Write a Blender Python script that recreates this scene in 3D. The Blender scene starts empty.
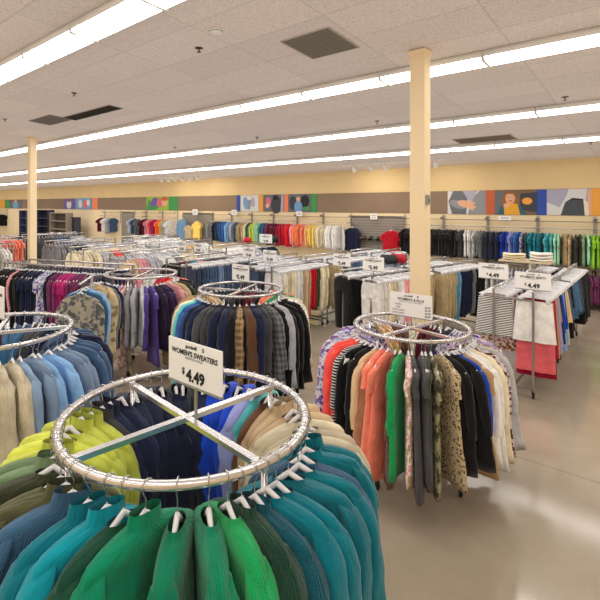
import bpy, math, random
from math import sin, cos, pi, radians, sqrt, atan2
random.seed(11)
C = bpy.context.scene.collection
CAMH = 2.45
YAW = radians(41.3)
FWD = (-sin(YAW), cos(YAW)); RGT = (cos(YAW), sin(YAW))

# ------------------------------------------------------------------ colours
def lin(c):
    def g(v):
        v /= 255.0
        return v / 12.92 if v <= .04045 else ((v + .055) / 1.055) ** 2.4
    return (g(c[0]), g(c[1]), g(c[2]), 1.0)

PAL = {
 'navy': (26, 34, 62), 'black': (20, 20, 23), 'charcoal': (66, 66, 70), 'grey': (128, 130, 135), 'pale grey': (188, 190, 196),
 'white': (232, 230, 226), 'cream': (232, 220, 190), 'beige': (212, 184, 146), 'tan': (186, 152, 108), 'brown': (104, 70, 48),
 'teal': (0, 106, 122), 'dark teal': (0, 76, 92), 'slate blue': (58, 102, 138), 'emerald green': (0, 122, 88), 'forest green': (20, 72, 54), 'bright green': (16, 150, 84),
 'olive': (82, 84, 56), 'dark olive': (54, 60, 40), 'lime': (206, 216, 84), 'sage green': (122, 150, 110), 'mint': (150, 206, 176),
 'royal blue': (16, 66, 190), 'blue': (48, 98, 168), 'sky blue': (126, 170, 216), 'periwinkle': (142, 150, 208), 'aqua': (92, 196, 200), 'turquoise': (0, 150, 170),
 'denim blue': (58, 84, 116), 'dark denim': (36, 50, 76), 'pale denim': (124, 148, 178), 'purple': (84, 62, 150), 'dark purple': (48, 30, 66), 'lavender': (176, 158, 206),
 'coral pink': (244, 112, 120), 'magenta': (164, 36, 104), 'pink': (232, 158, 168), 'coral': (246, 88, 80), 'salmon': (244, 136, 112), 'red': (206, 24, 44), 'crimson': (172, 22, 60), 'maroon': (100, 22, 44),
 'orange': (234, 122, 62), 'peach': (242, 178, 130), 'yellow': (236, 204, 104), 'khaki': (190, 168, 128), 'rust': (160, 74, 44), 'plum': (112, 44, 88), 'bright lime': (150, 208, 44),
}

# ------------------------------------------------------------------ materials
def new_mat(name):
    m = bpy.data.materials.new(name); m.use_nodes = True
    nt = m.node_tree; b = nt.nodes['Principled BSDF']
    return m, nt, b
def simple(name, c, rough=.6, metal=0.0, spec=.5, alpha=1.0, emit=0.0):
    m, nt, b = new_mat(name)
    b.inputs['Base Color'].default_value = lin(c); b.inputs['Roughness'].default_value = rough
    b.inputs['Metallic'].default_value = metal; b.inputs['Specular IOR Level'].default_value = spec
    b.inputs['Alpha'].default_value = alpha
    if emit:
        b.inputs['Emission Color'].default_value = lin(c); b.inputs['Emission Strength'].default_value = emit
    return m
def N(nt, t, **kw):
    n = nt.nodes.new(t)
    for k, v in kw.items(): setattr(n, k, v)
    return n
def mixc(nt, fac, a, b, bt='MIX'):
    n = N(nt, 'ShaderNodeMix', data_type='RGBA', blend_type=bt)
    for s, v in ((0, fac), (6, a), (7, b)):
        if hasattr(v, 'is_output') or isinstance(v, bpy.types.NodeSocket): nt.links.new(v, n.inputs[s])
        else: n.inputs[s].default_value = v
    return n.outputs[2]
def math_(nt, op, a, b=None):
    n = N(nt, 'ShaderNodeMath', operation=op)
    for i, v in enumerate((a, b)):
        if v is None: continue
        if isinstance(v, bpy.types.NodeSocket): nt.links.new(v, n.inputs[i])
        else: n.inputs[i].default_value = v
    return n.outputs[0]
def ramp(nt, fac, stops, interp='LINEAR'):
    r = N(nt, 'ShaderNodeValToRGB'); r.color_ramp.interpolation = interp
    while len(r.color_ramp.elements) < len(stops): r.color_ramp.elements.new(.5)
    for e, (p, c) in zip(r.color_ramp.elements, stops): e.position = p; e.color = c
    nt.links.new(fac, r.inputs[0]); return r.outputs[0]

def fabric(name, kind):
    m, nt, b = new_mat(name); L = nt.links.new
    info = N(nt, 'ShaderNodeObjectInfo'); col = info.outputs['Color']
    tc = N(nt, 'ShaderNodeTexCoord'); uv = tc.outputs['UV']
    off = N(nt, 'ShaderNodeVectorMath', operation='ADD'); L(uv, off.inputs[0])
    rv = N(nt, 'ShaderNodeCombineXYZ'); L(math_(nt, 'MULTIPLY', info.outputs['Random'], 37.0), rv.inputs[0]); L(math_(nt, 'MULTIPLY', info.outputs['Random'], 11.0), rv.inputs[2])
    L(rv.outputs[0], off.inputs[1]); uvr = off.outputs[0]
    nz = N(nt, 'ShaderNodeTexNoise'); L(uvr, nz.inputs['Vector']); nz.inputs['Scale'].default_value = 9; nz.inputs['Detail'].default_value = 4
    shade = ramp(nt, nz.outputs[0], [(.3, (.80, .80, .80, 1)), (.7, (1.12, 1.12, 1.12, 1))])
    bump = N(nt, 'ShaderNodeBump'); bump.inputs['Strength'].default_value = .35; bump.inputs['Distance'].default_value = .004
    fine = N(nt, 'ShaderNodeTexNoise'); L(uv, fine.inputs['Vector']); fine.inputs['Scale'].default_value = 260
    hgt = fine.outputs[0]
    out = mixc(nt, 1.0, col, shade, 'MULTIPLY')
    if kind == 'knit':
        w = N(nt, 'ShaderNodeTexWave', wave_type='BANDS', bands_direction='X'); L(uv, w.inputs['Vector']); w.inputs['Scale'].default_value = 34; w.inputs['Distortion'].default_value = .6
        w2 = N(nt, 'ShaderNodeTexWave', wave_type='BANDS', bands_direction='Y'); L(uv, w2.inputs['Vector']); w2.inputs['Scale'].default_value = 40; w2.inputs['Distortion'].default_value = 1
        hgt = math_(nt, 'ADD', w.outputs[1], math_(nt, 'MULTIPLY', w2.outputs[1], .45)); bump.inputs['Strength'].default_value = .55; bump.inputs['Distance'].default_value = .006
        out = mixc(nt, 1.0, out, ramp(nt, hgt, [(0, (.74, .74, .74, 1)), (1, (1.06, 1.06, 1.06, 1))]), 'MULTIPLY')
    if kind in ('floral', 'camo'):
        v = N(nt, 'ShaderNodeTexVoronoi'); L(uvr, v.inputs['Vector']); v.inputs['Scale'].default_value = 24 if kind == 'floral' else 16
        n2 = N(nt, 'ShaderNodeTexNoise'); L(uvr, n2.inputs['Vector']); n2.inputs['Scale'].default_value = 22 if kind == 'floral' else 15
        hs = N(nt, 'ShaderNodeHueSaturation'); L(col, hs.inputs['Color'])
        hs.inputs['Hue'].default_value = .62 if kind == 'floral' else .48; hs.inputs['Saturation'].default_value = 1.1; hs.inputs['Value'].default_value = .55
        light = mixc(nt, .72, col, (.85, .78, .76, 1)) if kind == 'floral' else mixc(nt, .35, col, (.75, .66, .40, 1))
        f1 = ramp(nt, v.outputs['Distance'], [(.30, (1, 1, 1, 1)), (.36, (0, 0, 0, 1))])
        f2 = ramp(nt, n2.outputs[0], [(.50, (0, 0, 0, 1)), (.54, (1, 1, 1, 1))])
        a = mixc(nt, f2, light, hs.outputs[0]); out = mixc(nt, f1, a, col)
        out = mixc(nt, .7, out, shade, 'MULTIPLY') if kind == 'camo' else out
    if kind == 'leopard':
        v = N(nt, 'ShaderNodeTexVoronoi'); L(uvr, v.inputs['Vector']); v.inputs['Scale'].default_value = 42
        f1 = ramp(nt, v.outputs['Distance'], [(.30, (0, 0, 0, 1)), (.42, (1, 1, 1, 1))]); out = mixc(nt, f1, (.02, .015, .012, 1), col)
    if kind == 'stripe':
        w = N(nt, 'ShaderNodeTexWave', wave_type='BANDS', bands_direction='Y'); L(uv, w.inputs['Vector']); w.inputs['Scale'].default_value = 13
        f1 = ramp(nt, w.outputs[1], [(.60, (0, 0, 0, 1)), (.66, (1, 1, 1, 1))]); out = mixc(nt, f1, (.012, .012, .016, 1), col)
    if kind == 'check':
        w = N(nt, 'ShaderNodeTexWave', wave_type='BANDS', bands_direction='Y'); L(uv, w.inputs['Vector']); w.inputs['Scale'].default_value = 5
        w2 = N(nt, 'ShaderNodeTexWave', wave_type='BANDS', bands_direction='X'); L(uv, w2.inputs['Vector']); w2.inputs['Scale'].default_value = 5
        f1 = math_(nt, 'MULTIPLY', math_(nt, 'ADD', ramp(nt, w.outputs[1], [(.4, (0, 0, 0, 1)), (.6, (1, 1, 1, 1))]), ramp(nt, w2.outputs[1], [(.4, (0, 0, 0, 1)), (.6, (1, 1, 1, 1))])), .5)
        dk = mixc(nt, .75, out, (.02, .02, .02, 1)); out = mixc(nt, f1, dk, out)
    if kind == 'denim':
        w = N(nt, 'ShaderNodeTexNoise'); L(uv, w.inputs['Vector']); w.inputs['Scale'].default_value = 5
        out = mixc(nt, math_(nt, 'MULTIPLY', w.outputs[0], .2), out, (.30, .40, .55, 1))
    L(hgt, bump.inputs['Height']); 
    fn = N(nt, 'ShaderNodeMapping'); L(uvr, fn.inputs['Vector']); fn.inputs['Scale'].default_value = (1.0, .35, 1.0)
    wr = N(nt, 'ShaderNodeTexNoise'); L(fn.outputs[0], wr.inputs['Vector']); wr.inputs['Scale'].default_value = 16; wr.inputs['Detail'].default_value = 2; wr.inputs['Distortion'].default_value = .8
    b2 = N(nt, 'ShaderNodeBump'); b2.inputs['Strength'].default_value = .5; b2.inputs['Distance'].default_value = .03; L(wr.outputs[0], b2.inputs['Height'])
    L(b2.outputs[0], bump.inputs['Normal']); L(bump.outputs[0], b.inputs['Normal'])
    L(out, b.inputs['Base Color'])
    b.inputs['Roughness'].default_value = .88; b.inputs['Specular IOR Level'].default_value = .18
    b.inputs['Sheen Weight'].default_value = .18; b.inputs['Sheen Roughness'].default_value = .5
    return m
FAB = {k: fabric('fabric_' + k, k) for k in ('plain', 'knit', 'floral', 'camo', 'leopard', 'stripe', 'check', 'denim')}

CHROME = simple('chrome', (232, 233, 238), .24, .9)
STEEL = simple('brushed_steel', (176, 176, 180), .36, .85)
DARKMETAL = simple('dark_metal', (92, 90, 88), .4, .8)
RUBBER = simple('black_rubber', (22, 22, 24), .6)
HANGER = simple('clear_hanger_plastic', (250, 251, 255), .25, 0, .8, alpha=.8)
HOOKM = simple('hook_wire', (214, 216, 220), .22, 1.0)
PAPER = simple('sign_card', (240, 240, 240), .5)
TAGM = simple('tag_card', (244, 244, 244), .6)
INK = simple('sign_ink', (28, 30, 40), .6)
INKG = simple('sign_grey_ink', (120, 124, 132), .6)
WHITEP = simple('white_paint', (232, 230, 226), .5)
LENS = simple('light_lens', (255, 250, 242), .5, emit=5.5)

def wall_mat(name, c):
    m, nt, b = new_mat(name)
    tc = N(nt, 'ShaderNodeTexCoord'); nz = N(nt, 'ShaderNodeTexNoise'); nt.links.new(tc.outputs['Object'], nz.inputs['Vector']); nz.inputs['Scale'].default_value = 1.3
    k = lin(c); nt.links.new(ramp(nt, nz.outputs[0], [(.3, tuple(v * .94 for v in k[:3]) + (1,)), (.7, k)]), b.inputs['Base Color'])
    b.inputs['Roughness'].default_value = .75; return m
CREAM = wall_mat('cream_wall_paint', (230, 204, 154)); PALE = wall_mat('pale_cream_paint', (242, 222, 184)); TAUPE = wall_mat('taupe_band_paint', (142, 121, 102))
COLUMN = wall_mat('cream_column_paint', (246, 224, 186))
def ceiling_mat():
    m, nt, b = new_mat('ceiling_tiles'); L = nt.links.new
    tc = N(nt, 'ShaderNodeTexCoord'); sp = N(nt, 'ShaderNodeSeparateXYZ'); L(tc.outputs['Object'], sp.inputs[0])
    def line(s, per, wd):
        f = math_(nt, 'FRACT', math_(nt, 'DIVIDE', s, per)); d = math_(nt, 'ABSOLUTE', math_(nt, 'SUBTRACT', f, .5))
        return math_(nt, 'GREATER_THAN', d, .5 - wd / per)
    g = math_(nt, 'MAXIMUM', line(sp.outputs[0], 1.22, .009), line(sp.outputs[1], .61, .009))
    nz = N(nt, 'ShaderNodeTexNoise'); L(tc.outputs['Object'], nz.inputs['Vector']); nz.inputs['Scale'].default_value = 42; nz.inputs['Detail'].default_value = 6
    base = ramp(nt, nz.outputs[0], [(.35, lin((212, 201, 195))), (.62, lin((231, 221, 216)))])
    # each tile carries its own slight tone
    fx = math_(nt, 'FLOOR', math_(nt, 'DIVIDE', sp.outputs[0], 1.22)); fy = math_(nt, 'FLOOR', math_(nt, 'DIVIDE', sp.outputs[1], .61))
    cb = N(nt, 'ShaderNodeCombineXYZ'); L(fx, cb.inputs[0]); L(fy, cb.inputs[1])
    wn = N(nt, 'ShaderNodeTexWhiteNoise'); L(cb.outputs[0], wn.inputs[0])
    base = mixc(nt, 1.0, base, ramp(nt, wn.outputs[0], [(0, (.94, .94, .94, 1)), (1, (1.03, 1.03, 1.03, 1))]), 'MULTIPLY')
    L(mixc(nt, math_(nt, 'MULTIPLY', g, .2), base, lin((120, 104, 92))), b.inputs['Base Color'])
    b.inputs['Roughness'].default_value = .9; return m
def floor_mat():
    m, nt, b = new_mat('polished_concrete'); L = nt.links.new
    tc = N(nt, 'ShaderNodeTexCoord')
    n1 = N(nt, 'ShaderNodeTexNoise'); L(tc.outputs['Object'], n1.inputs['Vector']); n1.inputs['Scale'].default_value = .7; n1.inputs['Detail'].default_value = 4; n1.inputs['Roughness'].default_value = .5
    n2 = N(nt, 'ShaderNodeTexNoise'); L(tc.outputs['Object'], n2.inputs['Vector']); n2.inputs['Scale'].default_value = 60; n2.inputs['Detail'].default_value = 3
    base = ramp(nt, n1.outputs[0], [(.3, lin((150, 138, 118))), (.5, lin((168, 156, 136))), (.7, lin((184, 173, 154)))])
    base = mixc(nt, .06, base, ramp(nt, n2.outputs[0], [(.35, (.25, .2, .16, 1)), (.6, (.6, .55, .5, 1))]))
    sp = N(nt, 'ShaderNodeSeparateXYZ'); L(tc.outputs['Object'], sp.inputs[0])
    def line(s, per, off, wd):
        f = math_(nt, 'FRACT', math_(nt, 'DIVIDE', math_(nt, 'ADD', s, off), per)); return math_(nt, 'LESS_THAN', f, wd / per)
    g = math_(nt, 'MAXIMUM', line(sp.outputs[0], 4.5, 40.3, .012), line(sp.outputs[1], 4.5, 40.0, .012))
    L(mixc(nt, math_(nt, 'MULTIPLY', g, .5), base, lin((90, 78, 66))), b.inputs['Base Color'])
    L(ramp(nt, n1.outputs[0], [(.3, (.10, .10, .10, 1)), (.7, (.20, .20, .20, 1))]), b.inputs['Roughness'])
    b.inputs['Specular IOR Level'].default_value = .85
    return m
CEIL = ceiling_mat(); FLOOR = floor_mat()

# ------------------------------------------------------------------ mesh builder
class MB:
    def __init__(s): s.v = []; s.f = []; s.uv = []; s.mi = []; s.cur = 0
    def face(s, idx, uv=None): s.f.append(tuple(idx)); s.uv.append(uv or [(0, 0)] * len(idx)); s.mi.append(s.cur)
    def loft(s, rings, closed=True, cap0=False, cap1=False):
        n = len(rings[0]); b = len(s.v)
        for r in rings: s.v.extend(r)
        us = [0.0]
        mid = rings[len(rings) // 2]
        for i in range(n):
            p, q = mid[i], mid[(i + 1) % n]; us.append(us[-1] + sqrt(sum((p[k] - q[k]) ** 2 for k in range(3))))
        vs = [0.0]
        for k in range(1, len(rings)):
            p, q = rings[k - 1][0], rings[k][0]; vs.append(vs[-1] + sqrt(sum((p[j] - q[j]) ** 2 for j in range(3))))
        for k in range(len(rings) - 1):
            for i in range(n if closed else n - 1):
                j = (i + 1) % n
                s.face((b + k * n + i, b + (k + 1) * n + i, b + (k + 1) * n + j, b + k * n + j),
                       [(us[i], vs[k]), (us[i], vs[k + 1]), (us[i + 1], vs[k + 1]), (us[i + 1], vs[k])])
        if cap0: s.face([b + i for i in range(n)])
        if cap1: s.face([b + (len(rings) - 1) * n + i for i in range(n)][::-1])
    def box(s, x0, x1, y0, y1, z0, z1):
        b = len(s.v); s.v += [(x, y, z) for z in (z0, z1) for (x, y) in ((x0, y0), (x1, y0), (x1, y1), (x0, y1))]
        for q in ((3, 2, 1, 0), (4, 5, 6, 7), (0, 1, 5, 4), (1, 2, 6, 5), (2, 3, 7, 6), (3, 0, 4, 7)): s.face([b + i for i in q])
    def tube(s, path, r, n=8, cap=True, flat=1.0, closed=False):
        m = len(path); rings = []
        for k in range(m):
            a = path[(k - 1) % m] if closed else path[max(0, k - 1)]; c = path[(k + 1) % m] if closed else path[min(m - 1, k + 1)]
            d = [c[i] - a[i] for i in range(3)]; L = sqrt(sum(x * x for x in d)) or 1; d = [x / L for x in d]
            up = (0, 0, 1) if abs(d[2]) < .9 else (0, 1, 0)
            u = [d[1] * up[2] - d[2] * up[1], d[2] * up[0] - d[0] * up[2], d[0] * up[1] - d[1] * up[0]]
            L = sqrt(sum(x * x for x in u)); u = [x / L for x in u]
            w = [u[1] * d[2] - u[2] * d[1], u[2] * d[0] - u[0] * d[2], u[0] * d[1] - u[1] * d[0]]
            rr = r[k] if isinstance(r, (list, tuple)) else r; p = path[k]
            rings.append([tuple(p[i] + rr * (cos(2 * pi * j / n) * u[i] * flat + sin(2 * pi * j / n) * w[i]) for i in range(3)) for j in range(n)])
        if closed: rings.append(rings[0])
        s.loft(rings, True, cap and not closed, cap and not closed)
    def bar(s, p, q, w, h):      # square tube
        s.tube([p, q], sqrt(w * w / 2), 4) if w == h else s.flatbar(p, q, w, h)
    def flatbar(s, p, q, w, h):
        dx, dy = q[0] - p[0], q[1] - p[1]; L = sqrt(dx * dx + dy * dy) or 1; nx, ny = -dy / L * w / 2, dx / L * w / 2
        R = []
        for (c) in (p, q): R.append([(c[0] + nx, c[1] + ny, c[2] - h / 2), (c[0] - nx, c[1] - ny, c[2] - h / 2), (c[0] - nx, c[1] - ny, c[2] + h / 2), (c[0] + nx, c[1] + ny, c[2] + h / 2)])
        s.loft(R, True, True, True)
    def post(s, x, y, z0, z1, w):
        s.box(x - w / 2, x + w / 2, y - w / 2, y + w / 2, z0, z1)
    def disc_wheel(s, c, r, w, axis='x', n=12):
        d = (w / 2, 0, 0) if axis == 'x' else (0, w / 2, 0)
        R = []
        for sg, rr in ((-1, r * .8), (-.7, r), (.7, r), (1, r * .8)):
            R.append([(c[0] + d[0] * sg + (0 if axis == 'x' else rr * cos(2 * pi * i / n)), c[1] + d[1] * sg + (rr * cos(2 * pi * i / n) if axis == 'x' else 0), c[2] + rr * sin(2 * pi * i / n)) for i in range(n)])
        s.loft(R, True, True, True)
    def mesh(s, name, mats, smooth=True):
        me = bpy.data.meshes.new(name); me.from_pydata(s.v, [], s.f)
        uvl = me.uv_layers.new(name='UVMap'); k = 0
        flat = []
        for f in s.uv:
            for c in f: flat += [c[0], c[1]]
        uvl.data.foreach_set('uv', flat)
        for m in mats: me.materials.append(m)
        me.polygons.foreach_set('material_index', s.mi)
        if smooth: me.polygons.foreach_set('use_smooth', [True] * len(me.polygons))
        me.update(); return me

def link(name, me, parent=None, loc=(0, 0, 0), rz=0, kind=None):
    o = bpy.data.objects.new(name, me); C.objects.link(o); o.location = loc; o.rotation_euler = (0, 0, rz)
    if parent: o.parent = parent
    if kind: o['kind'] = kind
    return o
def tag(o, label, cat, group=None, kind=None):
    o['label'] = label; o['category'] = cat
    if group: o['group'] = group
    if kind: o['kind'] = kind
    return o
def thing(name, label, cat, loc=(0, 0, 0), rz=0, group=None):
    o = link(name, None, None, loc, rz); return tag(o, label, cat, group)
def build(mb, name, mats, parent=None, loc=(0, 0, 0), rz=0, smooth=False, kind=None):
    if not isinstance(mats, (list, tuple)): mats = [mats]
    o = link(name, mb.mesh(name, mats, smooth), parent, loc, rz, kind)
    if smooth:
        pass
    return o
def copy_part(src, parent):
    c = src.copy(); C.objects.link(c); c.parent = parent; return c

def proj(x, y, z):      # only used to order labels from left to right
    d = x * FWD[0] + y * FWD[1]; r = x * RGT[0] + y * RGT[1]
    return (262 + 460 * r / d, 205 + 460 * (CAMH - z) / d, d) if d > .05 else (None, None, d)

# ------------------------------------------------------------------ garments
def superring(w, d, z, n, cx=0, cy=0, ex=.75, fold=0, fr=5, ph=0):
    R = []
    for i in range(n):
        t = 2 * pi * i / n; c, s_ = cos(t), sin(t)
        x = w * (abs(c) ** ex) * (1 if c >= 0 else -1); y = d * (abs(s_) ** ex) * (1 if s_ >= 0 else -1)
        y += fold * sin(fr * x / max(w, .01) + ph) * (1 - .5 * abs(c)) + fold * .4 * sin(fr * 2.3 * x / max(w, .01) + 2 * ph)
        R.append((cx + x, cy + y, z))
    return R

def top_mesh(name, seed, length=.62, sleeve=.52, wide=1.0, thick=1.0, n=20, lv=9, flare=.0, collar=.0, hoff=0.0):
    rn = random.Random(seed); mb = MB(); ph = rn.uniform(0, 6.28)
    W = .205 * wide; D = .027 * thick
    lvl = [(-.100 + collar, .056, .017), (-.114, .062, .020), (-.119, .080, .024), (-.130, .118, .028), (-.147, .158, .031), (-.165, .188, .032), (-.188, .203, .031), (-.22, .208, .030)]
    rings = [superring(w * wide, D * d / .030 * .9, z, n, ex=.85, fold=0) for z, w, d in lvl]
    zb = -.22; drift = rn.uniform(-.012, .012)
    for k in range(1, lv + 1):
        f = k / lv; z = zb - f * (length - .10)
        w = W * (1.0 + .05 * f + flare * f) + .006 * sin(9 * f + ph); d = D * (1 + .25 * f)
        rings.append(superring(w, d, z + .006 * sin(3 * f + ph), n, drift * f, drift * .8 * f, .8, fold=.004 + .013 * f * thick, fr=3.2 + .8 * rn.random(), ph=ph + .9 * f))
    # hem turned inwards
    rings.append([(x * .97, y * .6, z + .012) for x, y, z in rings[-1]])
    mb.loft(rings)
    if sleeve > 0:
        for sg in (-1, 1):
            tw = rn.uniform(-.03, .03); m = 14 if n > 30 else 8; ns = max(8, n // 2); R = []
            for k in range(m + 1):
                f = k / m; x = W * .80 + .060 * min(1, f * 2.6) ** .6 + .004 * sin(7 * f + ph) - .02 * f * (sleeve > .3)
                z = -.176 - sleeve * f ** 1.15; y = tw * f + .004 * sin(8 * f + ph)
                rx = (.052 - .018 * f) if sleeve > .3 else (.055 + .004 * f); ry = (.032 - .006 * f) * thick * (1 if sleeve > .3 else .85)
                grow = min(1, .55 + 3.2 * f); rx *= grow; ry *= grow
                if sleeve > .3: rx *= 1 + .07 * sin(26 * f + ph); ry *= 1 + .10 * sin(23 * f + 2 * ph)
                if sleeve > .3 and k == m: rx *= .8
                ring = []
                tilt = .55 * max(0, 1 - f * 3)
                for i in range(ns):
                    t = 2 * pi * i / ns; a = rx * cos(t); b = ry * sin(t) * (1 + .18 * sin(3 * t + 9 * f + ph))
                    ring.append((sg * (x + a * cos(tilt)), y + b, z - a * sin(tilt)))
                R.append(ring if sg > 0 else ring[::-1])
            mb.loft(R, True, True, False)
    return mb.mesh(name, [FAB['plain']])

def trouser_mesh(name, seed, length=1.0, w=.19, n=12):
    rn = random.Random(seed); mb = MB(); ph = rn.uniform(0, 6.28); R = []
    for k, (z, ww, d) in enumerate([(-.13, w * .92, .018), (-.15, w * .95, .022), (-.2, w * 1.05, .026), (-.3, w * 1.1, .028), (-.37, w * 1.08, .028)]):
        R.append(superring(ww, d, z, 18, ex=.8, fold=.002 * k, fr=3, ph=ph))
    mb.loft(R)
    for sg in (-1, 1):
        R = []; m = 8
        for k in range(m + 1):
            f = k / m; z = -.34 - f * (length - .34)
            R.append(superring((.098 - .028 * f) * w / .19, .026 - .004 * f, z, n, sg * (w * .53 + .008 * sin(5 * f + ph)), .005 * sin(4 * f + ph + sg), .8, .004 + .004 * f, 3, ph + sg))
        mb.loft(R, True, True, True)
    return mb.mesh(name, [FAB['plain']])

def skirt_mesh(name, seed, length=.5, w=.19, flare=.35):
    rn = random.Random(seed); mb = MB(); ph = rn.uniform(0, 6.28); R = []
    for k in range(9):
        f = k / 8; z = -.13 - f * (length - .12)
        R.append(superring(w * (1 + flare * f), .018 + .012 * f, z, 28, ex=.8, fold=.002 + .013 * f, fr=6, ph=ph + .3 * f))
    mb.loft(R); return mb.mesh(name, [FAB['plain']])

def hanger_mesh(clip=False):
    mb = MB()
    if clip:
        mb.tube([(-.195, 0, -.105), (-.15, 0, -.090), (-.02, 0, -.082), (.02, 0, -.082), (.15, 0, -.090), (.195, 0, -.105)], .010, 6)
        for sx in (-.15, .15): mb.box(sx - .02, sx + .02, -.016, .016, -.150, -.085)
        mb.tube([(0, 0, -.085), (0, 0, -.07)], .009, 6)
    else:
        mb.tube([(-.203, 0, -.203), (-.185, 0, -.187), (-.10, 0, -.149), (-.035, 0, -.110), (0, 0, -.084), (.035, 0, -.110), (.10, 0, -.149), (.185, 0, -.187), (.203, 0, -.203)],
                [.007, .010, .011, .011, .012, .011, .011, .010, .007], 6, flat=.8)
        mb.tube([(-.17, 0, -.200), (.17, 0, -.200)], .004, 4)
    return mb.mesh('hanger', [HANGER], True)
def hook_mesh():
    mb = MB(); r = .0225
    p = [(0, 0, -.095), (0, 0, -.042), (.010, 0, -.028)] + [(r * cos(a), 0, r * sin(a)) for a in [radians(d) for d in (-45, -10, 25, 60, 95, 130, 165, 190)]]
    mb.tube(p, .0024, 5); return mb.mesh('hook', [HOOKM], True)
H_TOP, H_CLIP, HOOK = hanger_mesh(), hanger_mesh(True), hook_mesh()
def tagm():
    mb = MB(); mb.box(-.002, .002, -.022, .022, -.07, 0); return mb.mesh('price_tag', [TAGM])
PTAG = tagm()

K = {}      # kind -> (name, category, meshes, clip)
def reg(k, nm, cat, meshes, clip=False): K[k] = (nm, cat, meshes, clip)
reg('knit_hi', 'sweater', 'sweater', [top_mesh('sweater', s, .70, .58, 1.06, 1.75, 44, 22, collar=c) for s, c in ((1, .0), (2, .03), (3, .0), (4, .012))])
reg('sweater', 'sweater', 'sweater', [top_mesh('sweater', s, .64, .54, 1.0, 1.3, 24, 10) for s in (5, 6, 7)])
reg('jacket', 'jacket', 'jacket', [top_mesh('jacket', s, l, .60, 1.06, 1.6, 24, 10, collar=.01) for s, l in ((8, .82), (9, .92), (10, .86))])
reg('blouse', 'blouse', 'blouse', [top_mesh('blouse', s, l, .48, 1.0, 1.0, 24, 10, fl) for s, l, fl in ((11, .74, .05), (12, .84, .1), (13, .78, 0))])
reg('dress', 'dress', 'dress', [top_mesh('dress', s, l, .2, .95, 1.0, 24, 12, .2) for s, l in ((14, .98), (15, .90))])
reg('tee', 't_shirt', 't-shirt', [top_mesh('t_shirt', s, .62, .17, 1.0, .95, 20, 7, .02) for s in (16, 17, 18)])
reg('shirt', 'shirt', 'shirt', [top_mesh('shirt', s, .66, .50, 1.0, 1.0, 20, 7) for s in (19, 20, 21)])
reg('trousers', 'trousers', 'trousers', [trouser_mesh('trousers', s, l) for s, l in ((22, .98), (23, 1.02), (24, .94))], True)
reg('jeans', 'jeans', 'jeans', [trouser_mesh('jeans', s, l, .195) for s, l in ((25, .98), (26, 1.03))], True)
reg('skirt', 'skirt', 'skirt', [skirt_mesh('skirt', s, l, .19, f) for s, l, f in ((27, .46, .2), (28, .55, .35), (29, .62, .25))], True)
reg('sk_mid', 'skirt', 'skirt', [skirt_mesh('skirt', 33, .66, .20, .22)], True)
reg('sk_long', 'skirt', 'skirt', [skirt_mesh('skirt', 34, 1.0, .20, .12)], True)
reg('maxi', 'skirt', 'skirt', [skirt_mesh('skirt', 35, 1.16, .20, .14)], True)
reg('far_shirt', 'far_shirt', 'far_shirt', [top_mesh('far_shirt', s, .66, .50, 1.0, 1.0, 20, 7) for s in (36, 37)])  # shirts for the far racks, built just like the shirt kind
reg('longskirt', 'skirt', 'skirt', [skirt_mesh('skirt', s, l, .19, f) for s, l, f in ((30, .78, .3), (31, .86, .25))], True)

NOUN = {'sweater': 'sweater', 'jacket': 'jacket', 'blouse': 'blouse', 'dress': 'dress', 't_shirt': 't-shirt', 'shirt': 'shirt', 'far_shirt': 'far_shirt', 'trousers': 'trousers', 'jeans': 'jeans', 'skirt': 'skirt'}
PW = {'plain': '', 'knit': 'knit ', 'floral': 'flower-print ', 'camo': 'mottled ', 'leopard': 'spotted ', 'stripe': 'striped ', 'check': 'checked ', 'denim': 'denim '}

BASE = {}
def garment(kind, col, pat, loc, rz, tilt=0.0, hook=True, ptag=False, scale=1.0, mi=None, sx=1.0):
    nm, cat, meshes, clip = K[kind]
    me = meshes[random.randrange(len(meshes)) if mi is None else mi]
    o = bpy.data.objects.new(nm, me); C.objects.link(o)
    o.location = loc; o.rotation_euler = (tilt, 0, rz); o.scale = (scale * sx, scale, scale * random.uniform(.93, 1.08))
    o.material_slots[0].link = 'OBJECT'; o.material_slots[0].material = FAB[pat]
    c = PAL[col]; j = random.uniform(.88, 1.12); k = lin(tuple(min(255, max(0, v * j)) for v in c)); o.color = k
    h = bpy.data.objects.new('hanger', H_CLIP if clip else H_TOP); C.objects.link(h); h.parent = o
    if hook:
        q = bpy.data.objects.new('hook', HOOK); C.objects.link(q); q.parent = h
    if ptag:
        t = bpy.data.objects.new('price_tag', PTAG); C.objects.link(t); t.parent = o
        t.location = (.2, .034, -.2); t.rotation_euler = (0, .25, radians(90)); 
    o['category'] = cat
    word = (col + ' ' + PW[pat]).replace('denim denim', 'denim').replace('pale denim denim', 'pale denim') + NOUN[nm]
    if pat == 'denim': word = (col if 'denim' in col else col + ' denim') + ' ' + NOUN[nm]
    o['_d'] = word
    return o

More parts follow.
